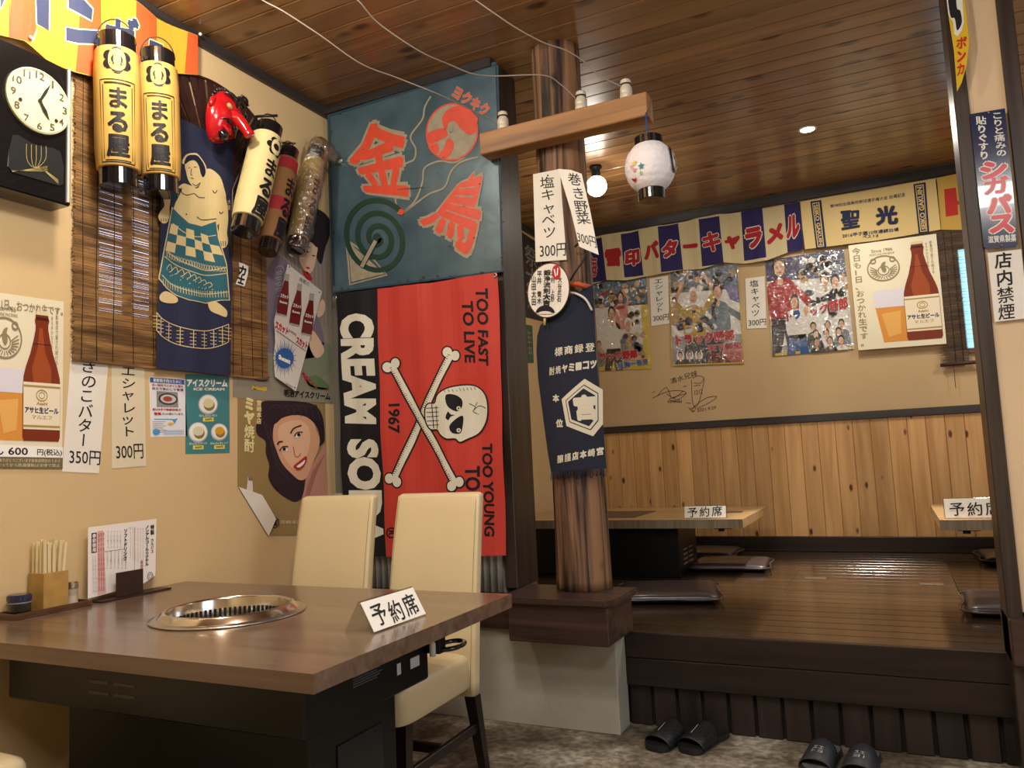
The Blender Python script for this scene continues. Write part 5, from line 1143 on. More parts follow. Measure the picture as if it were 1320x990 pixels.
strip(Sx, [(840, 530), (935, 518), (945, 772), (849, 776)], 'white handwritten strip reading 塩キャベツ between the second and third film posters', '塩キャベツ', [(862, 540), (908, 535), (915, 715), (872, 720)], '300円', [(855, 732), (942, 726), (942, 758), (857, 765)], gb, 'handwritten strips on the alcove wall')

# drawing scribbled on the far wall (flat print on the plaster)
gs = (800, 460, 2.538); a = Art(WY(YB-.0015), gs, base=.0004, lift=.0004); pen = ink('4a3d33')
for P_ in ([(105, 135), (150, 115), (190, 110), (215, 118), (180, 130), (160, 140), (200, 150)], [(120, 128), (150, 100), (170, 135), (205, 112)], [(150, 120), (185, 140), (215, 120)], [(232, 75), (236, 150), (250, 160), (262, 130), (275, 70)], [(235, 70), (255, 62), (272, 68), (262, 85), (240, 85)], [(240, 95), (262, 92)], [(240, 180), (238, 165), (280, 135), (315, 130), (290, 150), (250, 168)], [(222, 165), (238, 180), (245, 165), (225, 172)], [(215, 150), (230, 152)], [(105, 118), (112, 112)], [(205, 98), (215, 95)]): a.curve(pen, P_, 1.6, 1)
a.text(pen, '清水兄妹', [(160, 72), (250, 42), (252, 62), (165, 90)], 0, 1); a.text(pen, '2021.9.29', [(250, 170), (312, 160), (312, 170), (250, 180)], 0, 1); a.text(pen, '1212', [(242, 110), (268, 106), (268, 120), (242, 124)], 0, 1); a.text(pen, 'NNNN', [(155, 142), (200, 140), (200, 148), (155, 152)], 0, 1)
a.done(bpy.data.objects['wall_far'], {'picture': 'pen_drawing', 'lettering': 'pen_writing'})

# dark posters glimpsed between the post and the pole
q0 = PX(676, 330, XL+.003)
def patch(px, label, colr, words):
    Sg = WL(XL+.002) if PX(px[0][0], px[0][1], XL).y < YB else SFW
    o = sheet('small_poster', Sg, px, M('poster_ground_'+colr, colr, .5, noise=(10, .3)), label, 'poster', thick=.001)
    a = Art(Sg, [px[0], px[1], px[2], px[3]], base=.0016, lift=.0006); a.vtext(ink('8a8478'), words, (.2, .1, .8, .9), .02, 2); a.done(o)
patch([(668, 296), (700, 318), (702, 415), (674, 408)], 'dark grey poster glimpsed between the post and the round pole', '3a3732', '祭大漁')
patch([(676, 418), (686, 420), (688, 468), (679, 468)], 'small green poster low between the post and the round pole', '3d6a58', '生中')

# right blind over the alcove window
wn = bpy.data.objects['window_2']
A0, A1 = PY(1209, 300, 5.868), PY(1212, 470, 5.868); rx1 = .80
rbl = thing('reed_blind', 'thin dark reed blind half covering the bright window by the right column', 'blind', ((A0.x+rx1)/2, 5.868, A1.z))
bm = bmesh.new(); z = A1.z
while z < A0.z:
    h = random.uniform(.0026, .0045); xa = (A0.x+A1.x)/2+random.uniform(-.03, .01)
    gap = z < wz1+.01
    box((xa, 5.867+random.uniform(-.001, .001), z), (wx0+.004 if gap else rx1, 5.870, z+h), 0, bm); z += h+random.uniform(.0008, .0035)
z = wz0
while z < wz1: box((wx0+.004, 5.868, z), (rx1, 5.870, z+.0016), 0, bm); z += random.uniform(.016, .05)
tag(child(obj('reed_slats', bm, wood('dark_reed_slat', '6a5038', '33241a', .6, axis=0, grain=40, stretch=8, vary=.4)), rbl), kind='stuff')
for xx in (A0.x+.03, A0.x+.075): child(obj('binding_cord', tube([(xx, 5.864, A1.z-.0), (xx, 5.864, A0.z)], .0015, 5), cord), rbl)
child(obj('rolled_end', tube([(A1.x+.0, 5.862, A1.z-.005), (rx1, 5.862, A1.z-.0)], .012, 8), M('blind_roll', '3a241c', .6)), rbl)
cz = PY(1232, 500, 5.86); child(obj('pull_cord', tube([(cz.x, 5.86, A1.z), (cz.x, 5.86, cz.z)], .002, 5), cord), rbl)

# ------------------------------------------------------------------ signs on the right column
gr = (1180, 0, 1.98)
SR = WY(3.066)
eq = [(139, 293), (228, 278), (262, 622), (256, 632), (180, 636), (174, 630)]
o = sheet('enamel_sign', SR, eq, M('enamel_navy', '18254e', .15, coat=.6, noise=(12, .1)), 'tall navy enamel sign with white and red lettering on the right column', 'sign', tf=Art(SR, gr).tf, thick=.006)
a = Art(SR, gr, base=.0066, lift=.0005); ew = ink('dcdad0', .2); er_ = ink('c42a33', .2)
a.vtext(ew, '貼りぐすり', [(152, 298), (180, 298), (190, 408), (162, 410)], .04, 1); a.vtext(ew, 'こりと痛みの', [(192, 288), (222, 286), (234, 400), (206, 402)], .03, 1)
for c_, q_ in (('シ', [(162, 418), (232, 405), (236, 455), (166, 462)]), ('ガ', [(172, 456), (236, 448), (240, 492), (176, 500)]), ('パ', [(178, 500), (244, 496), (248, 545), (182, 550)]), ('ス', [(186, 552), (252, 545), (252, 595), (188, 598)])): a.text(er_, c_, q_, .07, 2, ol=ew, olw=.05)
a.text(ew, '滋賀県製薬', [(184, 604), (256, 598), (257, 618), (186, 622)], .05, 1); a.done(o)
for x, y in ((186, 290), (220, 628)): obj('nail', ball(SR.P(*SR.uv(1180+x/1.98, y/1.98), .008), .005, sub=1), M('nail_steel', '9a9a94', .3, 1), o)
Sw = WY(3.075)
strip(Sw, [(184, 646), (270, 636), (288, 812), (202, 822)], 'white handwritten no-smoking paper strip below the navy enamel sign', '店内禁煙', [(200, 648), (246, 642), (256, 812), (212, 818)], None, None, gr, 'notices on the right column', bold=.02)
a_ = bpy.data.objects.get('price_strip.006')
SC3 = WY(3.045)
cq = [(72, -60), (115, -60), (130, 40), (137, 110), (130, 170), (118, 212), (106, 235), (104, 205), (98, 130), (84, 40)]
o = sheet('curved_enamel_sign', SC3, cq, M('enamel_yellow', 'd9b429', .2, coat=.5), 'yellow and black enamel sign with a pointed lower end at the top right', 'sign', tf=Art(SC3, gr).tf, thick=.006)
a = Art(SC3, gr, base=.0066, lift=.0005)
a.poly(ew, [(72, -60), (115, -60), (124, 60), (118, 80), (108, 95), (98, 90), (96, 60), (84, 40)], 1); a.blob(inkk, [(80, -50), (100, -50), (105, 20), (114, 30), (118, 60), (106, 80), (100, 50), (88, 40)], 2)
a.vtext(er_, 'ポンカ', [(103, 95), (132, 95), (126, 190), (104, 200)], .05, 2); a.done(o)

# ------------------------------------------------------------------ dining table with built-in grill
TZ = .72; tx0, tx1, ty0, ty1 = -2.470, -1.08, 1.262, 2.172
lam = wood('brown_laminate', '735e4d', '5c4839', .24, axis=0, grain=26, stretch=30, vary=.03, coat=.25, bumpd=.0002)
tb = thing('grill_table', 'brown laminate dining table with a round steel grill set in its top', 'table', ((tx0+tx1)/2, (ty0+ty1)/2, 0))
gc = Vector((-1.765, 1.705, TZ)); GR = .185
def plate_with_hole(x0, x1, y0, y1, z0, z1, c, r, n=48):
    t = bmesh.new(); out = []
    for k in range(n):
        a = 2*PI*k/n; dx, dy = math.cos(a), math.sin(a)
        s = min((x1-c.x)/dx if dx > 1e-6 else 1e9, (x0-c.x)/dx if dx < -1e-6 else 1e9, (y1-c.y)/dy if dy > 1e-6 else 1e9, (y0-c.y)/dy if dy < -1e-6 else 1e9)
        out.append((c.x+dx*s, c.y+dy*s))
    for cx, cy in ((x0, y0), (x1, y0), (x1, y1), (x0, y1)):
        k = min(range(n), key=lambda i: (out[i][0]-cx)**2+(out[i][1]-cy)**2); out[k] = (cx, cy)
    inn = [(c.x+r*math.cos(2*PI*k/n), c.y+r*math.sin(2*PI*k/n)) for k in range(n)]
    V = {}
    for nm, P, z in (('ob', out, z0), ('ot', out, z1), ('ib', inn, z0), ('it', inn, z1)): V[nm] = [t.verts.new((p[0], p[1], z)) for p in P]
    for k in range(n):
        j = (k+1) % n
        for a_, b_ in (('it', 'ot'), ('ot', 'ob'), ('ob', 'ib'), ('ib', 'it')): t.faces.new((V[a_][k], V[a_][j], V[b_][j], V[b_][k]))
    bmesh.ops.recalc_face_normals(t, faces=t.faces); return t
child(obj('tabletop', plate_with_hole(tx0, tx1, ty0, ty1, TZ-.040, TZ, gc, GR), lam), tb)
bmet = M('black_painted_steel', '050608', .4, .1); bpan = M('dark_panel', '12151b', .25)
child(obj('grill_housing', box((-2.33, 1.42, .515), (-1.245, 1.95, TZ-.05), .006), bmet), tb)
child(obj('housing_lid', box((-2.36, 1.40, TZ-.06), (-1.235, 1.97, TZ-.0405), .002), bmet), tb)
child(obj('pedestal', box((-2.18, 1.50, .03), (-1.30, 1.86, .5145), .006), bmet), tb)
child(obj('foot_plate', box((-2.2, 1.46, 0), (-1.27, 1.92, .03), .004), bmet), tb)
child(obj('control_panel', box((-1.2995, 1.60, .30), (-1.296, 1.79, .44), .001), bpan), tb)
child(obj('vent_grille', box((-1.2995, 1.64, .19), (-1.296, 1.80, .28), .001), M('vent_grey', '2e3034', .5, noise=(300, .6))), tb)
stk = M('white_label', 'c8c8c4', .5)
for y_, z_, w_, h_ in ((1.855, .565, .045, .028), (1.79, .565, .018, .03)):
    s_ = child(obj('label_sticker', box((-1.2448, y_, z_), (-1.2440, y_+w_, z_+h_)), stk), tb)
for k in range(2):
    for j in range(2): child(obj('vent_slot', box((-1.98+j*.10, 1.4188, .56+k*.028), (-1.90+j*.10, 1.4196, .568+k*.028)), M('slot_grey', '3a3a3a', .4)), tb)
for k in range(6): child(obj('printed_notice', box((-1.2448, 1.60+.0*k, .585+k*.006), (-1.2442, 1.70+.012*(k % 3), .5872+k*.006)), M('print_grey_faint', '5a5a58', .6)), tb)
# hose ring by the right end
wp = [Vector((-1.20+.035*math.cos(t), 2.0+.055*math.sin(t), .600)) for t in [2*PI*k/24 for k in range(24)]]
child(obj('gas_hose', tube(wp, .007, 8, closed=True), M('glossy_black_hose', '14141c', .15, coat=.5)), tb)
child(obj('hose_bracket', box((-1.244, 1.93, .59), (-1.195, 1.965, TZ-.041), .002), bmet), tb)
child(obj('hose_valve', lathe([(.009, .585), (.009, .62), (.006, .625)], 14, mat=Matrix.Translation((-1.215, 1.925, 0))), M('valve_white', 'd0cdc4', .4)), tb)
# grill
steel = M('polished_steel', 'cfcac2', .16, 1, bump=(90, .1, .0005)); gst = M('brushed_steel_b', 'bdb7ae', .28, 1)
gr_ = child(obj('grill_flange', lathe([(.181, -.012), (.181, .001), (.212, .001), (.216, .0015), (.216, .004), (.205, .005), (.190, .008)], 64, cap=False, mat=Matrix.Translation(gc)), gst, None, True), tb)
rg = child(obj('grill_ring', lathe([(.196, .004), (.182, .022), (.176, .026), (.170, .025), (.168, .020), (.166, -.02), (.160, -.055), (.168, -.06), (.17, -.02), (.176, .018), (.19, .004)], 64, cap=False, mat=Matrix.Translation(gc)), steel, None, True), tb)
bm = bmesh.new()
for k in range(72):
    a_ = 2*PI*k/72; m = Matrix.Translation(gc) @ Matrix.Rotation(a_, 4, 'Z'); t = box((.1625, -.0036, -.042), (.1668, .0036, -.006), .0015); xf(t, m); merge(bm, t)
child(obj('air_slots', bm, M('soot_black', '060606', .7)), tb)['kind'] = 'stuff'
child(obj('fire_bowl', lathe([(.03, -.115), (.10, -.11), (.150, -.085), (.160, -.05), (.162, -.05), (.153, -.09), (.1, -.118), (.03, -.12)], 48, cap=True, mat=Matrix.Translation(gc)), M('sooty_iron', '161210', .6, .3, noise=(40, .4))), tb)
child(obj('inner_rim', lathe([(.150, -.040), (.158, -.038), (.158, -.034), (.148, -.035), (.146, -.040)], 48, cap=False, mat=Matrix.Translation(gc)), M('worn_brass', 'a08a5a', .3, .9), None, True), tb)

# ------------------------------------------------------------------ things on the table
TR = M('stained_tray_wood', '5a3a26', .35, noise=(30, .3), coat=.3)
tr = thing('condiment_tray', 'low brown wooden tray against the wall at the left of the table', 'tray', (-2.425, 1.58, TZ))
child(obj('tray_base', box((-2.477, 1.465, TZ+.0005), (-2.376, 1.715, TZ+.007), .001), TR), tr)
for a_, b_ in (((-2.382, 1.465), (-2.376, 1.715)), ((-2.477, 1.465), (-2.471, 1.715)), ((-2.471, 1.465), (-2.382, 1.471)), ((-2.471, 1.709), (-2.382, 1.715))):
    child(obj('tray_rim', box((a_[0], a_[1], TZ+.0072), (b_[0], b_[1], TZ+.018), .001), TR), tr)
bxm = M('chopstick_box_wood', 'b8904a', .5, noise=(25, .2)); zt0 = TZ+.0075
cbx = thing('chopstick_box', 'square honey-coloured wooden holder full of chopsticks at the table edge', 'holder', (-2.43, 1.602, zt0))
for a_, b_ in (((-2.469, 1.562), (-2.391, 1.567)), ((-2.469, 1.638), (-2.391, 1.643)), ((-2.469, 1.567), (-2.464, 1.638)), ((-2.396, 1.567), (-2.391, 1.638))):
    child(obj('side_panel', box((a_[0], a_[1], zt0), (b_[0], b_[1], zt0+.115), .0008), bxm), cbx)
child(obj('base_panel', box((-2.464, 1.567, zt0), (-2.396, 1.638, zt0+.005)), bxm), cbx)
csm = wood('chopstick_wood', 'e8d6a6', 'd4bd86', .55, axis=2, grain=60, stretch=20, vary=.12)
cs0 = None; k = 0
for i in range(4):
    for j in range(5):
        x = -2.458+.018*i; y = 1.5735+.0135*j; h = random.uniform(.196, .212)
        bm = box((-.0035, -.0052, 0), (-.0004, .0052, h), .0006); box((.0004, -.0052, 0), (.0035, .0052, h), .0006, bm)
        o = obj('chopsticks', bm, csm); o.location = (x, y, zt0+.0055); o.rotation_euler = (random.uniform(-.02, .03)*0-(.03*(j-1.6) if j > 1 else 0)*.9, random.uniform(-.02, .02), random.uniform(-.06, .06))
        if j == 4: o.rotation_euler.x = -.095; o.location.y -= .004
        tag(o, 'pale wooden splittable chopsticks standing in the square wooden holder', 'chopsticks', 'chopsticks in the wooden holder')
jr = thing('sauce_jar', 'squat dark jar with a navy blue lid at the left end of the tray', 'jar', (-2.425, 1.508, zt0))
def oval(rx, ry, n=28): return [(rx*math.cos(2*PI*k/n), ry*math.sin(2*PI*k/n)) for k in range(n)]
obj('jar_body', prism(oval(.034, .031), .036, bev=.003), M('dark_glass_jar', '0c1210', .1, coat=.6), jr)
obj('lid_seal', xf(prism(oval(.0345, .0315), .003), Matrix.Translation((0, 0, .0362))), M('clear_seal', '8f8c88', .3), jr)
obj('lid', xf(prism(oval(.036, .033), .022, bev=.004), Matrix.Translation((0, 0, .0394))), M('navy_lid', '1a2448', .25, coat=.3), jr)
sh = thing('pepper_shaker', 'small clear glass shaker with a ridged chrome cap beside the holder', 'shaker', (-2.415, 1.672, zt0))
obj('glass_body', lathe([(.017, 0), (.018, .004), (.0145, .030), (.0165, .048), (.0165, .052)], 20), M('shaker_glass', 'b9ab97', .08, coat=.5), sh)
obj('cap', lathe([(.0185, .0525), (.0185, .068), (.015, .073), (.006, .074)], 24), M('chrome_cap', 'c8c8c8', .18, 1), sh)
sh2 = thing('chilli_shaker', 'small red-brown spice bottle half hidden behind the wooden holder', 'shaker', (-2.448, 1.665, zt0))
obj('bottle_body', lathe([(.013, 0), (.014, .003), (.014, .042), (.010, .048)], 18), M('chilli_red', '7a2218', .3), sh2); obj('cap', lathe([(.011, .0485), (.011, .060), (.009, .062)], 18), M('orange_cap', 'b0442a', .4), sh2)
# menu in its stand
SM = Surf((-2.412, 0, TZ), (.10, 1, 0), (-.14, 0, 1)); SM.U = Vector((-.05, 1, 0)).normalized(); SM.V = Vector((-.09, 0, 1)).normalized(); SM.o = Vector((-2.33, 0, TZ)); SM.N = SM.U.cross(SM.V).normalized()
mq = [(113, 683), (201, 672), (200, 745), (184, 756), (113, 775)]
mn = sheet('drinks_menu', SM, mq, M('laminated_card', 'e9e2dc', .25), 'white laminated drinks menu card with dark red headings standing on the table', 'menu', thick=.002)
a = Art(SM, (0, 660, 4.0), base=.0026, lift=.0004); dr = ink('3a1018')
a.poly(dr, [(468, 122), (495, 118), (495, 222), (468, 226)], 1); a.vtext(white, '季節御用', [(472, 126), (492, 123), (492, 218), (472, 222)], .04, 2)
a.poly(ink('dcaaa4'), [(498, 112), (528, 108), (545, 430), (500, 442)], 1)
for k in range(3): a.vtext(ink('8a2c30'), '焼酎水割お湯割梅酒柚子酒', [(501+k*12, 122-k*3), (510+k*12, 120-k*3), (512+k*12, 420), (503+k*12, 425)], .0, 2)
a.vtext(inkk, 'ソフトドリンク', [(635, 100), (655, 97), (652, 262), (630, 266)], .05, 2); a.vtext(inkk, 'ノンアルコールカクテル', [(745, 82), (766, 80), (764, 290), (745, 294)], .05, 2)
a.vtext(inkk, '特製', [(772, 80), (792, 77), (792, 130), (772, 134)], .08, 2); a.vtext(inkk, 'カルピス', [(773, 150), (790, 148), (790, 225), (773, 228)], .03, 2)
for k in range(5): a.vtext(gry, 'ウーロン茶コーラ', [(548+k*16, 110), (558+k*16, 108), (558+k*16, 200), (548+k*16, 203)], 0, 2)
for k in range(6): a.vtext(gry, 'オレンジジュースカルピス', [(665+k*13, 95), (673+k*13, 93), (673+k*13, 250+k*9), (665+k*13, 253+k*9)], 0, 2)
for k in range(6): a.vtext(inkk if k % 2 else gry, 'グラス三百円ボトル', [(545+k*19, 215), (555+k*19, 212), (555+k*19, 305), (545+k*19, 308)], 0, 2)
for k in range(2): a.vtext(gry, '三五〇円四〇〇円五〇〇円', [(470+k*13, 235), (479+k*13, 233), (485+k*13, 430), (474+k*13, 434)], 0, 2)
a.line(inkk, [(535, 218), (632, 205)], 2, 1); a.line(inkk, [(660, 95), (690, 90), (690, 395)], 1.5, 1); a.vtext(ink('a03030'), '各四百円', [(722, 262), (734, 260), (734, 350), (722, 352)], .03, 2)
a.ring(ink('4a4a48'), 772, 345, 14, 3, 2, ry=20); a.ring(ink('4a4a48'), 772, 345, 7, 2, 2, ry=10); a.done(mn)
dh0, dh1 = PX(136, 744, -2.385), PX(168, 735, -2.385)
st = thing('menu_stand', 'dark brown wooden stand clipping the drinks menu card', 'stand', (-2.40, 1.86, TZ)); stw = M('dark_brown_stand', '2c1714', .4)
obj('front_clip', box((.012, -.052, .0065), (.018, .052, .088), .001), stw, st); obj('stand_base', box((-.035, -.115, .0005), (.03, .16, .006), .001), stw, st)

def tent_sign(loc, rz, w, h, label, words, grp, s=1, weight=.01):
    """clear acrylic tent sign holding a handwritten card; front faces local -y"""
    t = thing('reserved_sign', label, 'sign', loc, rz, grp); d = .038*s
    bm = bmesh.new()
    for sg in (-1, 1):
        t2 = box((-w/2, -.001, 0), (w/2, .001, math.hypot(h, d)), .0004); xf(t2, Matrix.Translation((0, sg*d, .0005)) @ Matrix.Rotation(sg*math.atan2(d, h), 4, 'X')); merge(bm, t2)
    obj('acrylic_tent', bm, clear('clear_acrylic', .05, 'f2f4f2', .12), t)
    m = Matrix.Translation((0, -d-.0016, .001)) @ Matrix.Rotation(-math.atan2(d, h), 4, 'X'); L = math.hypot(h, d)
    card = obj('card', xf(box((-w/2+.004, -.0010, .003), (w/2-.004, -.0002, L-.004)), m), M('card_white', 'ece8de', .5), t)
    class F: pass
    sf = F(); sf.step = None; sf.P = lambda u, v, off: m @ Vector((u, -.0012-off, v)); a = Art(sf, lambda x, y: (x, y), True, base=.0004, lift=.0004)
    for k, c_ in enumerate(words):
        cw = w*.86/len(words); x0 = -w*.43+cw*k; dy = random.uniform(-.004, .004)
        vs, fs = glyph(c_, weight); s_ = min(cw*.92, L*.82); a.raw(inkk, [(x0+x*s_+cw*.04, L*.1+dy+(y+.12)*s_+(x-.5)*s_*.06) for x, y in vs], fs, 1, 'lettering')
    a.done(card)
    return t
tent_sign((-1.218, 1.715, TZ), math.radians(90-1.5), .235, .075, 'clear tent sign with a handwritten reserved card on the grill table', '予約席', 'reserved signs', 1.15)

# ------------------------------------------------------------------ cream chairs
lea = M('cream_leather', 'd9c69c', .42, noise=(3, .05), bump=(220, .25, .0006)); dleg = M('dark_chair_leg', '1d1210', .35, noise=(20, .2))
def loft(sections, n=40, p=5):
    """rounded-rectangle sections (centre, half x, half y) stacked; superellipse exponent p"""
    t = bmesh.new(); R = []
    for c, hx_, hy_ in sections:
        ring = []
        for k in range(n):
            a_ = 2*PI*(k+.5)/n; ca, sa = math.cos(a_), math.sin(a_)
            ring.append(t.verts.new((c[0]+hx_*math.copysign(abs(ca)**(2/p), ca), c[1]+hy_*math.copysign(abs(sa)**(2/p), sa), c[2])))
        R.append(ring)
    for a_, b_ in zip(R, R[1:]):
        for k in range(n): t.faces.new((a_[k], a_[(k+1) % n], b_[(k+1) % n], b_[k]))
    t.faces.new(R[0][::-1]); t.faces.new(R[-1])
    for f in t.faces: f.smooth = True
    return t
def bez(y0, y1, t): return y0+(y1-y0)*t
def make_chair(label):
    c = thing('dining_chair', label, 'chair', (0, 0, 0), 0, 'cream leather dining chairs')
    # local: front is -y, seat depth .46, back at y>0
    S = []
    for k in range(15):
        t = k/14; z = .315+(1.0-.315)*t; y = .215+.02*t+.075*t*t; hx_ = .178+.006*math.sin(PI*t); hy_ = .030-.006*t
        S.append(((0, y, z), hx_, hy_))
    for e in (.35, .7, .92): z = 1.0+.016*e; S.append(((0, .31+.003*e, z), .180*(1-.10*e*e), .024*(1-.75*e*e)))
    bk_ = obj('backrest', loft(S, 48, 7), lea, c)
    for sx in (-1, 1):
        obj('seam', tube([(sx*(.167+.006*math.sin(PI*k/14)), .215+.02*k/14+.075*(k/14)**2-(.030-.006*k/14)-.0005, .33+.66*k/14) for k in range(15)], .0012, 5), M('seam_thread', 'a8946a', .7), bk_)
    S = []
    for z, e in ((.355, .97), (.36, 1), (.42, 1), (.445, .995), (.458, .97), (.466, .90), (.47, .75), (.472, .45)): S.append(((0, -.045, z), .188*e, .232*e if e > .96 else .232*e))
    obj('seat', loft(S, 48, 8), lea, c)
    for sx in (-1, 1):
        bm = bmesh.new()
        def leg(p0, p1, h0, h1): 
            m0 = [Vector(p0)+Vector((a_*h0, b_*h0, 0)) for a_, b_ in ((-1, -1), (1, -1), (1, 1), (-1, 1))]; m1 = [Vector(p1)+Vector((a_*h1, b_*h1, 0)) for a_, b_ in ((-1, -1), (1, -1), (1, 1), (-1, 1))]
            t = bmesh.new(); A_ = [t.verts.new(p) for p in m0]; B_ = [t.verts.new(p) for p in m1]
            for k in range(4): t.faces.new((A_[k], A_[(k+1) % 4], B_[(k+1) % 4], B_[k]))
            t.faces.new(A_[::-1]); t.faces.new(B_); bmesh.ops.recalc_face_normals(t, faces=t.faces); return t
        obj('leg', leg((sx*.162, .285, 0), (sx*.158, .215, .314), .014, .021), dleg, c)
        obj('leg', leg((sx*.160, -.235, 0), (sx*.160, -.225, .354), .014, .020), dleg, c)
        obj('stretcher', xf(box((-.009, -.22, -.016), (.009, .232, .016), .002), Matrix.Translation((sx*.16, 0, .20)) ), dleg, c)
    obj('stretcher', box((-.15, .0, .185), (.15, .02, .215), .002), dleg, c)
    return c
chr1 = make_chair('cream leather high-backed dining chair nearer the partition, right of the pair'); chr1.location = (-1.545, 2.235, 0); chr1.rotation_euler.z = math.radians(1)
def dup_chair(label, x, y, rz, nb=None):
    c = copy_tree(chr1); c['label'] = label; c.location = (x, y, 0); c.rotation_euler.z = rz; return c
c2_ = dup_chair('cream leather high-backed dining chair beside the left wall, left of the pair', -2.02, 2.235, math.radians(1))
c3_ = dup_chair('cream leather chair seat just showing at the lower left corner', -2.12, .975, PI)

# ------------------------------------------------------------------ alcove: low tables, cushions
lam2 = wood('pale_laminate', 'b39468', '8f7350', .3, axis=0, grain=22, stretch=26, vary=.03, coat=.2, bumpd=.0002)
edge2 = wood('grey_laminate_edge', '948772', '7a6d5a', .4, axis=2, grain=50, stretch=14, vary=.02, bumpd=.0002)
def low_table(x0, x1, y0, y1, label, base, slot, roaster, sx):
    z = .735; t = thing('low_table', label, 'table', ((x0+x1)/2, (y0+y1)/2, PFZ), 0)
    child(obj('tabletop', box((x0, y0, z-.052), (x1, y1, z), .0015), lam2), t)
    child(obj('edge_band', box((x0-.0004, y0-.001, z-.0515), (x1+.0004, y0-.0001, z-.0015)), edge2), t)
    bx0, bx1, by0, by1 = base
    pd = child(obj('pedestal', box((bx0, by0, PFZ+.001), (bx1, by1, z-.0525), .004), bmet), t)
    for k in range(2):
        for j in range(4): child(obj('vent_slot', box((bx1+.0003, by0+.10+k*.14, .45+j*.028), (bx1+.0012, by0+.19+k*.14, .458+j*.028)), M('slot_light', '9a9a98', .4)), t)
    if roaster: child(obj('grill_cover', box((roaster[0], roaster[1], z+.0002), (roaster[2], roaster[3], z+.003), .001), M('grill_cover_grey', '4a4238', .4, .3)), t)
    child(obj('switch_plate', box((sx-.04, y0+.03, z-.0585), (sx+.06, y0+.10, z-.0525), .001), bmet), t)
    child(obj('knob', lathe([(.006, -.025), (.006, -.012), (.016, -.0125), (.018, -.02), (.016, -.026)][::-1], 16, mat=Matrix.Translation((sx, y0+.05, z-.0585+.012))), bmet), t)
    child(obj('handle_slot', box((slot[0], slot[1], z+.0002), (slot[2], slot[3], z+.0012)), M('slot_brown', '4a3524', .5)), t)
    return t
low_table(-2.30, -.78, 4.51, 5.47, 'pale wood low table on a black base behind the round pole', (-2.1, -1.172, 4.60, 5.05), (-.96, 4.95, -.86, 5.05), (-1.95, 4.66, -1.45, 5.15), -.91)
low_table(.185, 1.65, 4.395, 5.43, 'pale wood low table cut off by the right column', (.75, 1.35, 4.6, 5.2), (.27, 4.85, .37, 4.93), None, .30)
tent_sign((-1.0, 4.585, .735), math.radians(1.5), .245, .072, 'white reserved card standing on the low table behind the pole', '予約席', 'reserved signs', .6)
tent_sign((.345, 4.47, .735), math.radians(1), .27, .10, 'white reserved card standing on the low table by the right column', '予約席', 'reserved signs', .6)
cm_ = M('dark_vinyl_cushion', '3a3133', .3, coat=.15, noise=(4, .1), bump=(12, .3, .004))
def cushion(x, y, rz, w, d, label, zc=None, hgt=.052):
    t = bmesh.new(); n_ = 20; top_ = []
    def grid(sign):
        V = [[None]*(n_+1) for _ in range(n_+1)]
        for i in range(n_+1):
            for j in range(n_+1):
                u, v = 2*i/n_-1, 2*j/n_-1; e = (1-abs(u)**6)*(1-abs(v)**6); e = max(0, e)**.4
                px_, py_ = u*w/2*(1-.03*(1-v*v)*0+.02*abs(v)**4), v*d/2*(1+.02*abs(u)**4)
                zz = hgt*.5+sign*hgt*.5*e+(sign > 0)*.004*mnoise.noise(Vector((u*2+x, v*2, 1)))*e
                V[i][j] = t.verts.new((px_, py_, zz))
        for i in range(n_):
            for j in range(n_): t.faces.new((V[i][j], V[i+1][j], V[i+1][j+1], V[i][j+1]))
        return V
    grid(1); grid(-1); bmesh.ops.remove_doubles(t, verts=t.verts, dist=.0005); bmesh.ops.recalc_face_normals(t, faces=t.faces)
    for f in t.faces: f.smooth = True
    o = thing('floor_cushion', label, 'cushion', (x, y, PFZ+.0005), math.radians(rz), 'dark floor cushions in the alcove')
    obj('cushion_body', t, cm_, o)
    pipe = crom([(-w/2, -d/2, hgt*.5), (0, -d/2-.002, hgt*.5), (w/2, -d/2, hgt*.5), (w/2+.002, 0, hgt*.5), (w/2, d/2, hgt*.5), (0, d/2+.002, hgt*.5), (-w/2, d/2, hgt*.5), (-w/2-.002, 0, hgt*.5)], 4, True)
    obj('piping', tube(pipe, .0045, 6, closed=True), M('vinyl_piping', '4a4042', .25), o)
cushion(-1.10, 4.03, 14, .50, .48, 'dark grey floor cushion lying askew right behind the plinth')
cushion(-.965, 5.06, 4, .46, .42, 'dark grey floor cushion under the right end of the first low table')
cushion(-1.25, 5.60, 0, .46, .42, 'dark floor cushion glimpsed behind the black table base')
cushion(.475, 4.02, -3, .48, .48, 'dark floor cushion at the platform front beside the right column')
cushion(.66, 5.56, 2, .46, .44, 'dark floor cushion under the right low table near the wainscot')

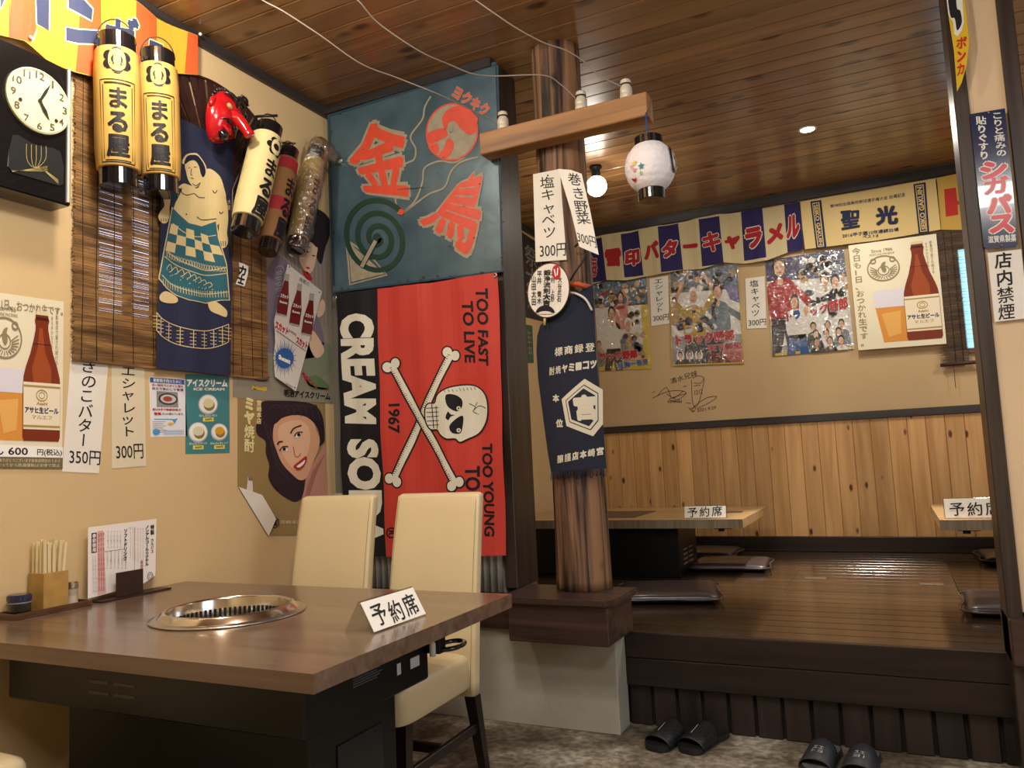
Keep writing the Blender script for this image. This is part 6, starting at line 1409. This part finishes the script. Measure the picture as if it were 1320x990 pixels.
# ------------------------------------------------------------------ slippers on the concrete
rub = M('black_rubber', '1b1c1f', .5, bump=(90, .3, .001)); rub2 = M('grey_rubber', '2b2e33', .5, bump=(60, .3, .0015))
def sole_pts(L, W):
    P = [(0, -L/2), (.36*W, -L*.46), (.46*W, -L*.3), (.38*W, 0), (.42*W, L*.2), (.5*W, L*.34), (.34*W, L*.47), (0, L/2), (-.38*W, L*.47), (-.5*W, L*.33), (-.43*W, L*.15), (-.38*W, -L*.05), (-.46*W, -L*.3), (-.36*W, -L*.46)]
    return crom(P, 4, True)
def slipper(x, y, rz, label, m, grp, marks, slots=True):
    """toe end is local +y"""
    t = thing('slipper', label, 'slipper', (x, y, .0015), math.radians(rz), grp); L, W = .275, .105
    obj('sole', prism(sole_pts(L, W), .022, bev=.003), m, t)
    obj('footbed', xf(prism(sole_pts(L*.93, W*.88), .003), Matrix.Translation((0, 0, .0222))), M('footbed_dark', '101012', .6) if slots else M('footbed_worn', '6e6e70', .6, noise=(20, .4)), t)
    bm = bmesh.new(); nu, nv = 14, 20
    def sp3(u, v, off):  # u along the strap 0..1 (instep to toe), v across -1..1
        yy = -.015+.115*u+.012*(1-v*v)*(2*u-1); hw = .0525-.004*(1-u)+off*.6; hh = .066-.028*u+off; a_ = v*PI/2
        return Vector((hw*math.sin(a_), yy, .010+hh*max(0, math.cos(a_))**.75))
    A_ = [[bm.verts.new(sp3(i/nu, 2*j/nv-1, 0)) for j in range(nv+1)] for i in range(nu+1)]; B_ = [[bm.verts.new(sp3(i/nu, 2*j/nv-1, .005)) for j in range(nv+1)] for i in range(nu+1)]
    for i in range(nu):
        for j in range(nv): bm.faces.new((A_[i][j], A_[i][j+1], A_[i+1][j+1], A_[i+1][j])); bm.faces.new((B_[i][j], B_[i+1][j], B_[i+1][j+1], B_[i][j+1]))
    for i in range(nu):
        for j in (0, nv): bm.faces.new((A_[i][j], A_[i+1][j], B_[i+1][j], B_[i][j]))
    for j in range(nv):
        for i in (0, nu): bm.faces.new((A_[i][j], A_[i][j+1], B_[i][j+1], B_[i][j]))
    bmesh.ops.recalc_face_normals(bm, faces=bm.faces)
    for f in bm.faces: f.smooth = True
    strap = obj('strap', bm, m, t)
    class F: pass
    sf = F(); sf.step = (.02, .02); sf.P = lambda u, v, off: sp3(u, v, .0055+off)
    a = Art(sf, lambda x_, y_: (x_, y_), True, base=.0, lift=.0003)
    if slots:
        for u in (.2, .42, .64, .84):
            for v in (-.75, -.5, -.2, .1, .4, .68): a.line(M('slot_black', '050506', .8), [(u-.035, v-.05), (u+.035, v+.05)], .035 if abs(v) > .3 else .03, 1)
        a.line(ink('b8b8b8'), [(.75, .10), (.30, .18)], .035, 2)
    else:
        for k in range(2): a.text(ink('b4b4b4'), marks[k], [(.42+.16*k, .20), (.42+.16*k, -.22), (.54+.16*k, -.22), (.54+.16*k, .20)], .01, 2)
    a.done(strap)
SG_ = 'two pairs of slippers by the platform'
slipper(-.868, 3.095, 163, 'black perforated slipper, left of the pair nearest the concrete kerb', rub, SG_, None)
slipper(-.742, 3.110, 162, 'black perforated slipper, right of the pair nearest the concrete kerb', rub, SG_, None)
slipper(-.312, 3.055, 171, 'worn dark slipper with white marks, left of the right-hand pair', rub2, SG_, ('エエ', 'トヨ'), False)
slipper(-.180, 3.050, 173, 'worn dark slipper with faint marks, right of the right-hand pair', rub2, SG_, ('スエ', 'ヨ1'), False)
rp = PZ(548, 965, .001); tag(obj('rubber_band', tube([(rp.x+.018*math.cos(t), rp.y+.022*math.sin(t), .002) for t in [2*PI*k/20 for k in range(20)]], .0015, 5, closed=True), M('band_tan', 'b8a878', .6)), 'thin pale rubber band lying on the concrete floor behind the chair', 'rubber band')

# ------------------------------------------------------------------ give every one-piece thing an origin at its own base, keep its shape in place
bpy.context.view_layer.update()
def shift(o, c):
    o.data.transform(Matrix.Translation(-c))
    for ch in o.children:
        if ch.type == 'MESH' and ch.matrix_parent_inverse == Matrix() and ch.location.length < 1e-9: shift(ch, c)
for o in list(COL.objects):
    if o.parent is None and o.type == 'MESH' and o.get('category') and o.location.length < 1e-9 and o.rotation_euler.x == 0:
        cs = [v.co for v in o.data.vertices]; lo = [min(v[i] for v in cs) for i in range(3)]; hi = [max(v[i] for v in cs) for i in range(3)]
        c = Vector(((lo[0]+hi[0])/2, (lo[1]+hi[1])/2, lo[2])); shift(o, c); o.location = c
